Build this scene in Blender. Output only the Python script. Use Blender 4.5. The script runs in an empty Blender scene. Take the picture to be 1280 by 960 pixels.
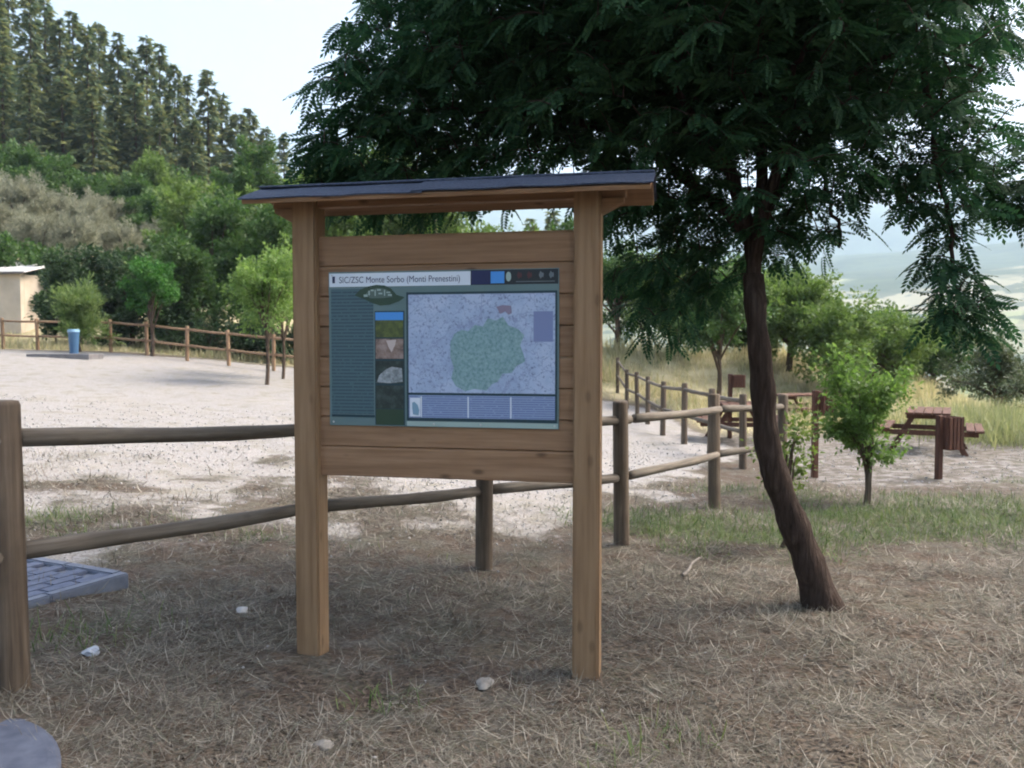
import bpy, bmesh, math
import numpy as np
from mathutils import Vector, Matrix

rng = np.random.default_rng(7)
R = math.radians
scene = bpy.context.scene

# ------------------------------------------------------------------ camera, sky, sun, exposure
FPX, HORIZON = 1040.0, 435.0           # focal length and horizon row of the 1280x960 photograph
CAM_H = 1.55
PITCH = math.atan((480.0 - HORIZON) / FPX)
cam_data = bpy.data.cameras.new('camera')
cam = bpy.data.objects.new('camera', cam_data)
scene.collection.objects.link(cam)
cam_data.sensor_width = 36.0
cam_data.lens = 36.0 * FPX / 1280.0
cam_data.clip_start, cam_data.clip_end = 0.05, 20000.0
cam_data.dof.use_dof = True
cam_data.dof.focus_distance = 4.2
cam_data.dof.aperture_fstop = 4.5
cam.location = (0, 0, CAM_H)
cam.rotation_euler = (math.pi / 2 - PITCH, 0, 0)
scene.camera = cam

SUN_ELEV, SUN_AZ = R(50), R(76)        # azimuth clockwise from +Y (the view direction) towards +X
world = bpy.data.worlds.new('World')
scene.world = world
world.use_nodes = True
wn = world.node_tree
sky = wn.nodes.new('ShaderNodeTexSky')
sky.sky_type = 'NISHITA'
sky.sun_disc = False
sky.sun_elevation = SUN_ELEV
sky.sun_rotation = SUN_AZ
sky.air_density, sky.dust_density, sky.ozone_density = 1.0, 7.0, 1.0
bg = wn.nodes['Background']
bg.inputs['Strength'].default_value = 0.13
wn.links.new(sky.outputs['Color'], bg.inputs['Color'])

sun_data = bpy.data.lights.new('sun', 'SUN')
sun_data.energy = 1.4
sun_data.angle = R(26)
sun_data.color = (1.0, 0.95, 0.88)
sun = bpy.data.objects.new('sun', sun_data)
scene.collection.objects.link(sun)
sdir = Vector((math.sin(SUN_AZ) * math.cos(SUN_ELEV), math.cos(SUN_AZ) * math.cos(SUN_ELEV), math.sin(SUN_ELEV)))
sun.rotation_euler = sdir.to_track_quat('Z', 'Y').to_euler()
sun.location = (6, 6, 12)

scene.view_settings.view_transform = 'Standard'
scene.view_settings.look = 'None'
scene.view_settings.gamma = 1.0
scene.view_settings.use_curve_mapping = False
scene.view_settings.exposure = 1.82
scene.render.engine = 'CYCLES'
scene.cycles.use_denoising = True
scene.cycles.adaptive_threshold = 0.03
scene.cycles.filter_width = 2.0
scene.cycles.max_bounces = 6
scene.cycles.diffuse_bounces = 3
scene.cycles.transmission_bounces = 4
scene.cycles.volume_bounces = 1
scene.cycles.volume_step_rate = 5.0

COL = scene.collection

# ------------------------------------------------------------------ picture <-> place
cp, sp = math.cos(PITCH), math.sin(PITCH)
def ray(px, py):
    a, b = (px - 640.0) / FPX, -(py - 480.0) / FPX
    return np.array([a, cp + b * sp, -sp + b * cp])
def P(px, py, Z):
    """point at ground distance Z (world y) seen at that pixel"""
    d = ray(px, py)
    return np.array([0, 0, CAM_H]) + d * (Z / d[1])

# ------------------------------------------------------------------ terrain height
CTRL = np.array([
    (-2.15, 3.35, .17), (-3.6, 2.2, .2), (-3.2, 5.2, .2), (-1.0, 4.06, 0), (.35, 3.8, 0), (-1.3, 4.98, .04), (-.2, 5.94, -.02),
    (.88, 6.64, -.02), (2.1, 8.7, -.13), (3.5, 11, -.28), (3.5, 12.7, -.29), (3.1, 17, -.28), (3.2, 20, -.3), (3.4, 26, -.3),
    (-17.1, 30, 1.46), (-14, 29, 1.41), (-9.2, 27, .98), (-7, 26, .78), (-6.2, 21, .64), (0, 26, .2), (0, 20, .1), (-2.5, 12, .12),
    (-6, 12, .3), (-12, 14, .7), (-18, 20, 1.2), (1.87, 5, 0), (6, 11.8, -.3), (7.5, 15, -.35), (8, 9, -.2), (4.3, 9.1, -.15),
    (3, 3, .0), (0, 2, .02), (-2, 1, .1), (2, 0, .0), (-4, -3, .1), (4, -3, .0), (10, 22, -.4), (12, 14, -.4), (6, 22, -.3),
    (-8, 6, .4), (7, 4, 0)])
def _phi(d2):
    return np.where(d2 > 0, .5 * d2 * np.log(d2 + 1e-12), 0)
def _tps():
    n = len(CTRL)
    d2 = ((CTRL[:, None, :2] - CTRL[None, :, :2]) ** 2).sum(-1)
    A = np.zeros((n + 3, n + 3))
    A[:n, :n] = _phi(d2) + np.eye(n) * 1.5
    A[:n, n:] = np.c_[np.ones(n), CTRL[:, :2]]
    A[n:, :n] = A[:n, n:].T
    return np.linalg.solve(A, np.r_[CTRL[:, 2], 0, 0, 0])
TPS = _tps()
def smooth(e0, e1, v):
    t = np.clip((v - e0) / (e1 - e0), 0, 1)
    return t * t * (3 - 2 * t)
def vnoise(x, y, s, seed=0):
    """cheap smooth 2-D value noise in -1..1"""
    x, y = x / s + seed * 17.3, y / s + seed * 5.1
    xi, yi = np.floor(x).astype(np.int64), np.floor(y).astype(np.int64)
    fx, fy = x - xi, y - yi
    fx, fy = fx * fx * (3 - 2 * fx), fy * fy * (3 - 2 * fy)
    def h(a, b):
        n = (a * 374761393 + b * 668265263 + seed * 144665) & 0x7fffffff
        n = ((n ^ (n >> 13)) * 1274126177) & 0x7fffffff
        return ((n ^ (n >> 16)) & 0xffff) / 32767.5 - 1
    return (h(xi, yi) * (1 - fx) + h(xi + 1, yi) * fx) * (1 - fy) + (h(xi, yi + 1) * (1 - fx) + h(xi + 1, yi + 1) * fx) * fy
def ground_z(x, y, fine=True):
    x = np.asarray(x, float); y = np.asarray(y, float)
    shp = np.broadcast(x, y).shape
    x = np.broadcast_to(x, shp).ravel(); y = np.broadcast_to(y, shp).ravel()
    cx, cy = np.clip(x, -19, 13), np.clip(y, -5, 31)
    z = np.zeros(len(x))
    for i in range(0, len(x), 40000):
        q = np.c_[cx[i:i + 40000], cy[i:i + 40000]]
        d2 = ((q[:, None, :] - CTRL[None, :, :2]) ** 2).sum(-1)
        z[i:i + 40000] = _phi(d2) @ TPS[:len(CTRL)] + TPS[-3] + q @ TPS[-2:]
    t = x / np.maximum(y, 6)
    over = np.clip(y - 31, 0, 130)
    s = np.where(t < 0, .03 - .47 * np.maximum(t, -.75), .03 - .55 * np.clip(t, 0, .55))
    z = z + s * over * smooth(0, 14, over)
    z = z + 1.75 * np.exp(-((y - 31.5) / 3.6) ** 2) * smooth(.02, .12, t) * (1 - smooth(.40, .6, t))
    z = z - 14 * smooth(24, 90, y) * smooth(.3, .62, t)
    r = np.hypot(x, y)
    far = np.interp(r, [0, 120, 300, 600, 1000, 1600, 2500, 3100, 4200, 5200, 6500], [-10, -14, -38, -30, 4, 118, 250, 300, 690, 820, 760])
    nz = vnoise(x, y, 900, 1) * .5 + vnoise(x, y, 380, 2) * .28 + vnoise(x, y, 150, 3) * .1
    far = far + nz * np.interp(r, [300, 900, 2500, 4500], [6, 34, 150, 190])
    w = smooth(120, 420, r)
    z = z * (1 - w) + far * w
    if fine:
        k = np.interp(r, [0, 12, 40], [1, 1, 0])
        z = z + k * (.018 * vnoise(x, y, .45, 4) + .010 * vnoise(x, y, .17, 5) + .03 * vnoise(x, y, 1.6, 6))
    return z.reshape(shp)
def gz(x, y):
    return float(ground_z(np.array([x]), np.array([y]))[0])
def G(px, py):
    """where the ray through a pixel meets the ground"""
    d = ray(px, py)
    ts = np.r_[np.linspace(1.2, 60, 1800)]
    pts = np.array([0, 0, CAM_H]) + d * ts[:, None]
    h = pts[:, 2] - ground_z(pts[:, 0], pts[:, 1])
    k = np.argmax(h < 0) if (h < 0).any() else len(ts) - 1
    p = pts[k].copy(); p[2] = gz(p[0], p[1])
    return p
def on_ground(px, Z):
    x = (px - 640) / FPX * Z
    return np.array([x, Z, gz(x, Z)])

# ------------------------------------------------------------------ material helpers
class NT:
    def __init__(self, name):
        self.m = bpy.data.materials.new(name); self.m.use_nodes = True
        self.t = self.m.node_tree; self.bsdf = self.t.nodes['Principled BSDF']
        self.out = self.t.nodes['Material Output']
    def n(self, typ, **kw):
        nd = self.t.nodes.new('ShaderNode' + typ)
        for k, v in kw.items():
            if k.startswith('_'): setattr(nd, k[1:], v)
            else: nd.inputs[k.replace('__', ' ')].default_value = v
        return nd
    def l(self, a, b): self.t.links.new(a, b)
    def ramp(self, fac, stops):
        r = self.n('ValToRGB'); e = r.color_ramp.elements
        while len(e) < len(stops): e.new(.5)
        for q, (p, c) in zip(e, stops):
            q.position = p; q.color = (*c, 1)
        if fac is not None: self.l(fac, r.inputs['Fac'])
        return r.outputs['Color']
    def mix(self, fac, a, b, mode='MIX'):
        m = self.n('Mix', _data_type='RGBA', _blend_type=mode)
        for sock, v in ((m.inputs[0], fac), (m.inputs[6], a), (m.inputs[7], b)):
            if isinstance(v, (int, float)): sock.default_value = v
            elif isinstance(v, tuple): sock.default_value = (*v, 1)
            else: self.l(v, sock)
        return m.outputs[2]
    def math(self, op, a, b=None, c=None):
        m = self.n('Math', _operation=op)
        for i, v in enumerate((a, b, c)):
            if v is None: continue
            if isinstance(v, (int, float)): m.inputs[i].default_value = v
            else: self.l(v, m.inputs[i])
        return m.outputs[0]
    def noise(self, scale, detail=5, vec=None, rough=.55):
        nd = self.n('TexNoise', Scale=scale, Detail=detail, Roughness=rough)
        if vec is not None: self.l(vec, nd.inputs['Vector'])
        return nd.outputs['Fac']
    def coord(self, which='Object', scale=None, jitter=False):
        v = self.n('TexCoord').outputs[which]
        if jitter:
            oi = self.n('ObjectInfo')
            va = self.n('VectorMath', _operation='MULTIPLY_ADD')
            cb = self.n('CombineXYZ')
            for s, k in zip('XYZ', (37.0, 91.0, 53.0)):
                self.l(self.math('MULTIPLY', oi.outputs['Random'], k), cb.inputs[s])
            ad = self.n('VectorMath', _operation='ADD')
            self.l(v, ad.inputs[0]); self.l(cb.outputs[0], ad.inputs[1]); v = ad.outputs[0]
        if scale is not None:
            mp = self.n('Mapping'); mp.inputs['Scale'].default_value = scale
            self.l(v, mp.inputs['Vector']); v = mp.outputs[0]
        return v
    def bump(self, h, strength=.3, dist=.02):
        b = self.n('Bump', Strength=strength, Distance=dist)
        self.l(h, b.inputs['Height']); self.l(b.outputs[0], self.bsdf.inputs['Normal'])
    def done(self, color=None, rough=.8, spec=.3):
        if color is not None:
            if isinstance(color, tuple): self.bsdf.inputs['Base Color'].default_value = (*color, 1)
            else: self.l(color, self.bsdf.inputs['Base Color'])
        self.bsdf.inputs['Roughness'].default_value = rough
        self.bsdf.inputs['Specular IOR Level'].default_value = spec
        return self.m

def wood(name, stops, axis='X', knots=0.0, rough=.75, grain=1.0, tint=.25):
    t = NT(name)
    sc = {'X': (1.2, 26, 26), 'Y': (26, 1.2, 26), 'Z': (26, 26, 1.2)}[axis]
    v = t.coord('Object', tuple(s * grain for s in sc), jitter=True)
    n1 = t.noise(1.6, 7, v, .62)
    c = t.ramp(n1, [(.28, stops[0]), (.5, stops[1]), (.72, stops[2])])
    v2 = t.coord('Object', (2.2, 2.2, 2.2), jitter=True)
    n2 = t.noise(1.7, 4, v2)
    c = t.mix(t.math('MULTIPLY', t.ramp(n2, [(.4, (0, 0, 0)), (.75, (1, 1, 1))]), tint), c, stops[0])
    if knots:
        sk = {'X': (4.2, 9, 9), 'Y': (9, 4.2, 9), 'Z': (9, 9, 4.2)}[axis]
        vk = t.coord('Object', sk, jitter=True)
        vo = t.n('TexVoronoi', Scale=1.0, Randomness=1.0); t.l(vk, vo.inputs['Vector'])
        k = t.ramp(vo.outputs['Distance'], [(0.07, (1, 1, 1)), (0.16, (0, 0, 0))])
        c = t.mix(t.math('MULTIPLY', k, knots), c, tuple(x * .35 for x in stops[0]))
    oi = t.n('ObjectInfo')
    hv = t.n('HueSaturation'); t.l(c, hv.inputs['Color'])
    t.l(t.math('MULTIPLY_ADD', oi.outputs['Random'], .3, .85), hv.inputs['Value'])
    t.bump(n1, .25, .006)
    return t.done(hv.outputs['Color'], rough, .25)

def leaf_mat(name, cols, trans=.35, rough=.55, spec=.3):
    t = NT(name)
    g = t.n('NewGeometry')
    c = t.ramp(g.outputs['Random Per Island'], [(i / max(1, len(cols) - 1), q) for i, q in enumerate(cols)])
    t.done(c, rough, spec)
    tr = t.n('BsdfTranslucent')
    hs = t.n('HueSaturation', Saturation=1.15, Value=1.5); t.l(c, hs.inputs['Color']); t.l(hs.outputs[0], tr.inputs['Color'])
    mx = t.n('MixShader'); mx.inputs[0].default_value = trans
    t.l(t.bsdf.outputs[0], mx.inputs[1]); t.l(tr.outputs[0], mx.inputs[2]); t.l(mx.outputs[0], t.out.inputs['Surface'])
    return t.m

def plain(name, c1, c2, scale=8, rough=.7, spec=.3, bump=.0, detail=5, jitter=True, bdist=.01):
    t = NT(name)
    n = t.noise(scale, detail, t.coord('Object', None, jitter))
    c = t.ramp(n, [(.3, c1), (.7, c2)])
    if bump: t.bump(n, bump, bdist)
    return t.done(c, rough, spec)

M = {}
M['sign_h'] = wood('sign_wood_h', [(.155, .086, .046), (.225, .134, .076), (.275, .172, .104)], 'X', knots=.75)
M['sign_v'] = wood('sign_wood_v', [(.165, .098, .052), (.23, .145, .080), (.27, .178, .105)], 'Z', knots=.4)
M['fence_v'] = wood('fence_wood_v', [(.055, .040, .028), (.115, .085, .060), (.18, .138, .10)], 'Z', knots=.3, tint=.5)
M['fence_x'] = wood('fence_wood_x', [(.07, .058, .045), (.135, .112, .088), (.20, .172, .14)], 'X', knots=.3, tint=.4)
M['red_wood_x'] = wood('stained_wood_x', [(.055, .026, .017), (.10, .046, .029), (.15, .075, .05)], 'X')
M['red_wood_z'] = wood('stained_wood_z', [(.05, .022, .015), (.09, .040, .026), (.14, .065, .043)], 'Z')
M['far_wood'] = wood('warm_fence_wood', [(.16, .10, .06), (.27, .17, .10), (.36, .25, .17)], 'Z', tint=.3)

# ------------------------------------------------------------------ object helpers
def link(o): COL.objects.link(o); return o
def tag(o, label=None, cat=None, group=None, kind=None):
    if label: o['label'] = label
    if cat: o['category'] = cat
    if group: o['group'] = group
    if kind: o['kind'] = kind
    return o
def empty(name, loc=(0, 0, 0), rz=0.0, label=None, cat=None, group=None):
    o = link(bpy.data.objects.new(name, None)); o.location = loc; o.rotation_euler = (0, 0, rz)
    o.empty_display_size = .2
    return tag(o, label, cat, group)
def mobj(name, me, mat=None, parent=None, loc=None, rot=None):
    o = link(bpy.data.objects.new(name, me))
    if mat is not None and not me.materials: me.materials.append(mat)
    if parent is not None: o.parent = parent
    if loc is not None: o.location = loc
    if rot is not None: o.rotation_euler = rot
    return o
def copy_tree(o, parent=None):
    c = o.copy(); COL.objects.link(c); c.parent = parent
    for ch in list(o.children): copy_tree(ch, c)
    return c
def mesh_from(name, verts, faces_arr, mat=None, smooth_=False):
    """verts (N,3), faces (F,k) of one face size"""
    me = bpy.data.meshes.new(name)
    verts = np.asarray(verts, np.float32); f = np.asarray(faces_arr, np.int32)
    me.vertices.add(len(verts)); me.vertices.foreach_set('co', verts.ravel())
    k = f.shape[1]
    me.loops.add(f.size); me.loops.foreach_set('vertex_index', f.ravel())
    me.polygons.add(len(f)); me.polygons.foreach_set('loop_start', np.arange(0, f.size, k, dtype=np.int32))
    if smooth_: me.polygons.foreach_set('use_smooth', np.ones(len(f), bool))
    me.update(calc_edges=True); me.validate()
    if mat is not None: me.materials.append(mat)
    return me
def bm_mesh(name, bm, mat=None, smooth_=False):
    me = bpy.data.meshes.new(name); bm.normal_update(); bm.to_mesh(me); bm.free()
    if mat is not None: me.materials.append(mat)
    if smooth_: me.shade_smooth()
    return me
def box_me(name, sx, sy, sz, mat, bev=.004, segs=1, off=(0, 0, 0)):
    bm = bmesh.new(); bmesh.ops.create_cube(bm, size=1)
    bmesh.ops.scale(bm, vec=(sx, sy, sz), verts=bm.verts)
    if bev: bmesh.ops.bevel(bm, geom=bm.edges[:], offset=bev, segments=segs, affect='EDGES')
    bmesh.ops.translate(bm, vec=off, verts=bm.verts)
    return bm_mesh(name, bm, mat)
def box(name, sx, sy, sz, loc, mat, parent=None, bev=.004, rot=None):
    return mobj(name, box_me(name, sx, sy, sz, mat, bev), None, parent, loc, rot)
def tube_arrays(pts, rad, sides=8, cap=True):
    pts = np.asarray(pts, float); n = len(pts)
    rad = np.broadcast_to(np.asarray(rad, float), (n,))
    tan = np.gradient(pts, axis=0); tan /= np.linalg.norm(tan, axis=1)[:, None] + 1e-9
    ref = np.array([0, 0, 1.0]) if abs(tan[:, 2]).mean() < .8 else np.array([1.0, 0, 0])
    u = np.cross(tan, ref); u /= np.linalg.norm(u, axis=1)[:, None] + 1e-9
    v = np.cross(tan, u)
    a = np.linspace(0, 2 * np.pi, sides, endpoint=False)
    ring = np.cos(a)[None, :, None] * u[:, None, :] + np.sin(a)[None, :, None] * v[:, None, :]
    V = (pts[:, None, :] + ring * rad[:, None, None]).reshape(-1, 3)
    i = np.arange(n - 1)[:, None] * sides; j = np.arange(sides)[None, :]; j2 = (j + 1) % sides
    F = np.stack([i + j, i + j2, i + sides + j2, i + sides + j], -1).reshape(-1, 4)
    return V, F
def tubes_mesh(name, tubes, mat, sides=8, smooth_=True):
    Vs, Fs, o = [], [], 0
    for pts, rad in tubes:
        V, F = tube_arrays(pts, rad, sides); Vs.append(V); Fs.append(F + o); o += len(V)
    return mesh_from(name, np.concatenate(Vs), np.concatenate(Fs), mat, smooth_)
def scatter_mesh(name, tv, tf, pos, rot, scl, mat, smooth_=False):
    """copies of template verts tv (k,3)/faces tf at pos with rotation matrices rot (N,3,3) (columns = local axes) and scales"""
    tv = np.asarray(tv, float); tf = np.asarray(tf)
    N, k = len(pos), len(tv)
    V = np.einsum('nij,kj->nki', rot, tv) * np.asarray(scl).reshape(N, 1, -1) + np.asarray(pos)[:, None, :]
    F = tf[None] + (np.arange(N) * k)[:, None, None]
    return mesh_from(name, V.reshape(-1, 3), F.reshape(-1, tf.shape[1]), mat, smooth_)
def unit(v): return v / (np.linalg.norm(v, axis=-1, keepdims=True) + 1e-9)
def frames(d, up):
    """rotation matrices with local x along d and local z near up"""
    d = unit(d); y = unit(np.cross(up, d)); z = np.cross(d, y)
    return np.stack([d, y, z], -1)

# ------------------------------------------------------------------ ground
NF = np.array([(-3.0, 1.6), (-2.15, 3.35), (-1.3, 4.98), (-.2, 5.94), (.88, 6.64), (2.1, 8.7), (3.5, 11.1)])   # near fence line
def fence_side(x, y):
    """signed distance beyond the near fence line (positive towards the gravel lot)"""
    best = np.full(x.shape, 1e9); sgn = np.ones(x.shape)
    line = np.r_[NF[:1] + (NF[0] - NF[1]) * 6, NF, NF[-1:] + [[.3, 2.0]]]
    for a, b in zip(line[:-1], line[1:]):
        d = b - a; L2 = d @ d
        t = np.clip(((x - a[0]) * d[0] + (y - a[1]) * d[1]) / L2, 0, 1)
        dx, dy = x - a[0] - t * d[0], y - a[1] - t * d[1]
        dist = np.hypot(dx, dy); cr = d[0] * dy - d[1] * dx
        m = dist < best
        best = np.where(m, dist, best); sgn = np.where(m, np.sign(cr), sgn)
    return best * sgn
def gravel_mask(x, y):
    wide = 1 + 3.4 * smooth(.5, -3.5, x)
    g = smooth(.1, 1.7, fence_side(x, y) / wide + .5 * vnoise(x, y, 1.3, 8) + .35 * vnoise(x, y, .4, 9))
    far_edge = 29.6 - .14 * (x + 14) - 1.2 * smooth(-2, 4, x)
    g = g * (1 - smooth(-1.4, .3, y - far_edge + .7 * vnoise(x, y, 2.5, 10))) * (1 - smooth(3.2, 4.2, x - .04 * (y - 12)))
    pic = smooth(9.3, 11.2, y - .12 * (x - 5) + .8 * vnoise(x, y, 1.5, 11)) * (1 - smooth(17, 22, y)) * smooth(3.2, 4.6, x)
    return np.clip(g + pic * .47, 0, 1)
def green_mask(x, y):
    c = np.zeros(np.shape(x))
    for cx, cy, rx, ry, a in ((1.6, 7.6, 1.0, .8, .9), (3.2, 7.6, 1.6, .9, .75), (4.6, 8.0, 1.8, 1.3, 1.0), (2.2, 7.0, .9, .7, .9), (6.6, 8.2, 2.2, 1.7, .9), (7.5, 11, 1.5, .8, .6), (5.0, 9.6, 1.4, .6, .7), (5.2, 6.9, .9, .8, .9),
                              (3.2, 9.6, 1.0, .9, .7), (-1.5, 6.3, 1.1, .5, .35), (-3.6, 6.5, 1.2, .8, .45), (3.4, 4.6, .7, .5, .5), (0.55, 3.15, .4, .3, .4), (-.55, 3.55, .35, .25, .35), (2.7, 3.0, .5, .4, .35), (-2.2, 4.2, .6, .5, .3)):
        c = np.maximum(c, a * np.exp(-((x - cx) / rx) ** 2 - ((y - cy) / ry) ** 2))
    return np.clip(c + .35 * vnoise(x, y, .55, 12) * (c > .12), 0, 1)
def meadow_mask(x, y):
    far_edge = 29.6 - .14 * (x + 14) - 1.2 * smooth(-2, 4, x)
    m = smooth(-.5, 1.5, y - far_edge)
    m = np.maximum(m, smooth(3.6, 4.8, x - .04 * (y - 12)) * smooth(17, 21, y))
    return m

def polar_grid():
    rr = [0.25]
    while rr[-1] < 6500:
        r = rr[-1]; rr.append(r + (max(.03, r * .014) if r < 60 else r * .02))
    rr = np.array(rr)
    aa = np.r_[np.linspace(-math.pi, -.75, 60, endpoint=False), np.linspace(-.75, .75, 400, endpoint=False), np.linspace(.75, math.pi, 60, endpoint=False)]
    X = rr[:, None] * np.sin(aa)[None]; Y = rr[:, None] * np.cos(aa)[None]
    nr, na = X.shape
    i = np.arange(nr - 1)[:, None] * na; j = np.arange(na)[None]; j2 = (j + 1) % na
    F = np.stack([i + j, i + na + j, i + na + j2, i + j2], -1).reshape(-1, 4)
    return X.ravel(), Y.ravel(), F
gx, gy, gf = polar_grid()
gzv = ground_z(gx, gy)
# the ring closes at the camera's foot with a small fan disc
ground_me = mesh_from('ground', np.c_[gx, gy, gzv], gf, None, True)
for nm, fn in (('gravel', gravel_mask), ('green', green_mask), ('meadow', meadow_mask)):
    at = ground_me.attributes.new(nm, 'FLOAT', 'POINT')
    near = np.hypot(gx, gy) < 80
    val = np.zeros(len(gx), np.float32); val[near] = fn(gx[near], gy[near])
    if nm == 'meadow': val[~near] = 1
    at.data.foreach_set('value', val)

def ground_material():
    t = NT('ground_soil_gravel_grass')
    pos = t.n('NewGeometry').outputs['Position']
    def att(n): return t.n('Attribute', _attribute_name=n).outputs['Fac']
    # dry trampled soil with chaff
    n_f = t.noise(38, 8, pos, .7); n_m = t.noise(5.5, 6, pos, .6); n_l = t.noise(.9, 4, pos)
    soil = t.ramp(n_f, [(.25, (.03, .026, .021)), (.5, (.10, .088, .072)), (.75, (.20, .178, .146))])
    soil = t.mix(t.ramp(n_m, [(.40, (0, 0, 0)), (.55, (1, 1, 1))]), soil, t.ramp(n_f, [(.3, (.03, .022, .017)), (.7, (.13, .095, .07))]))
    soil = t.mix(t.math('MULTIPLY', t.ramp(t.noise(1.5, 5, pos, .6), [(.48, (0, 0, 0)), (.66, (1, 1, 1))]), .6), soil, t.ramp(n_f, [(.3, (.035, .036, .024)), (.7, (.13, .128, .09))]))
    # gravel
    vo = t.n('TexVoronoi', Scale=42.0); t.l(pos, vo.inputs['Vector'])
    bw = t.n('RGBToBW'); t.l(vo.outputs['Color'], bw.inputs[0])
    grav = t.ramp(bw.outputs[0], [(.1, (.23, .222, .217)), (.5, (.285, .275, .268)), (.95, (.345, .333, .325))])
    grav = t.mix(t.ramp(vo.outputs['Distance'], [(.35, (0, 0, 0)), (.75, (1, 1, 1))]), grav, (.22, .20, .185))
    grav = t.mix(t.math('MULTIPLY', t.ramp(n_l, [(.45, (0, 0, 0)), (.7, (1, 1, 1))]), .35), grav, (.27, .245, .21))
    grav = t.mix(t.math('MULTIPLY', t.ramp(t.noise(2.6, 6, pos, .65), [(.50, (0, 0, 0)), (.66, (1, 1, 1))]), .6), grav, (.17, .155, .11))
    gmask = t.math('ADD', att('gravel'), t.math('MULTIPLY', t.math('SUBTRACT', n_m, .5), 1.1))
    gmask = t.ramp(gmask, [(.38, (0, 0, 0)), (.62, (1, 1, 1))])
    c = t.mix(gmask, soil, grav)
    # low green cover
    grn = t.ramp(n_f, [(.3, (.03, .05, .016)), (.7, (.10, .13, .05))])
    gm = t.ramp(t.math('ADD', att('green'), t.math('MULTIPLY', t.math('SUBTRACT', n_m, .5), 1.0)), [(.45, (0, 0, 0)), (.75, (1, 1, 1))])
    c = t.mix(t.math('MULTIPLY', gm, .75), c, grn)
    # meadow beyond the lot: straw yellow with green
    md = t.ramp(t.noise(1.4, 7, pos, .65), [(.3, (.17, .17, .08)), (.45, (.34, .30, .18)), (.65, (.46, .41, .27))])
    c = t.mix(att('meadow'), c, md)
    # far country: woods and pale fields
    vf = t.n('TexVoronoi', Scale=.0042); t.l(pos, vf.inputs['Vector'])
    fb = t.n('RGBToBW'); t.l(vf.outputs['Color'], fb.inputs[0])
    fields = t.ramp(fb.outputs[0], [(.2, (.13, .16, .06)), (.36, (.20, .19, .12)), (.72, (.26, .24, .165)), (.85, (.20, .24, .09))])
    woods = t.ramp(t.noise(.012, 8, pos, .65), [(.35, (.018, .035, .018)), (.65, (.06, .085, .04))])
    sep = t.n('SeparateXYZ'); t.l(pos, sep.inputs[0])
    alt = t.math('MULTIPLY', sep.outputs['Z'], 1 / 1000.0)
    wn_ = t.math('ADD', t.noise(.0019, 5, pos, .55), t.math('MULTIPLY', alt, 1.1))
    wm = t.ramp(wn_, [(.63, (0, 0, 0)), (.67, (1, 1, 1))])
    farc = t.mix(wm, fields, woods)
    hedge = t.ramp(t.noise(.02, 4, pos), [(.54, (0, 0, 0)), (.58, (1, 1, 1))])
    farc = t.mix(t.math('MULTIPLY', hedge, .8), farc, (.03, .05, .025))
    ln = t.n('VectorMath', _operation='LENGTH'); t.l(pos, ln.inputs[0])
    fm = t.ramp(t.math('MULTIPLY', ln.outputs['Value'], 1 / 1000.0), [(.12, (0, 0, 0)), (.35, (1, 1, 1))])
    c = t.mix(fm, c, farc)
    h = t.math('ADD', t.math('MULTIPLY', n_f, .6), t.math('MULTIPLY', vo.outputs['Distance'], -.6))
    t.bump(h, .7, .02)
    return t.done(c, .95, .15)
M['ground'] = ground_material()
ground_me.materials.append(M['ground'])
ground = mobj('ground', ground_me)
tag(ground, 'dry trampled ground with gravel lot, meadow and far valley hills', 'ground', kind='structure')

# straw, chaff and dead grass lying on the ground
def blades(name, x, y, L, W, pitch, bend, mat, lift=.004, heading=None):
    n = len(x); z = ground_z(x, y) + lift
    th = rng.uniform(0, 2 * np.pi, n) if heading is None else heading
    c, s = np.cos(th), np.sin(th)
    # three sections along the blade
    V = np.zeros((n, 6, 3))
    for k, (t, w) in enumerate(((0, .75), (.55, 1.0), (1.0, .12))):
        ang = pitch + bend * t
        hor = L * t * np.cos(ang); ver = np.maximum(L * t * np.sin(ang), -.004)
        for q, sgn in enumerate((-.5, .5)):
            V[:, 2 * k + q, 0] = x + c * hor - s * sgn * W * w
            V[:, 2 * k + q, 1] = y + s * hor + c * sgn * W * w
            V[:, 2 * k + q, 2] = z + ver
    f = np.array([[0, 1, 3, 2], [2, 3, 5, 4]])
    F = f[None] + (np.arange(n) * 6)[:, None, None]
    return mesh_from(name, V.reshape(-1, 3), F.reshape(-1, 4), mat, False)
def sample_view(n, y0, y1, power=1.0, margin=.08):
    """random spots on the ground inside the view wedge, thinning with distance"""
    u = rng.random(n)
    y = y0 * (y1 / y0) ** (u ** power)
    half = y * (640 / FPX + margin) + .3
    return rng.uniform(-1, 1, n) * half, y
M['straw'] = leaf_mat('dry_straw', [(.062, .054, .044), (.12, .105, .086), (.195, .175, .145), (.37, .345, .29), (.095, .085, .07), (.25, .23, .195), (.09, .10, .066), (.155, .115, .09), (.155, .138, .115)], .15, .8, .15)
M['green_blade'] = leaf_mat('green_grass_blade', [(.035, .065, .018), (.06, .10, .03), (.10, .14, .05), (.15, .16, .07)], .35, .6)
M['meadow_blade'] = leaf_mat('meadow_grass_blade', [(.48, .42, .27), (.40, .36, .20), (.56, .50, .34), (.26, .28, .13), (.46, .41, .27)], .35, .75, .15)

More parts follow.
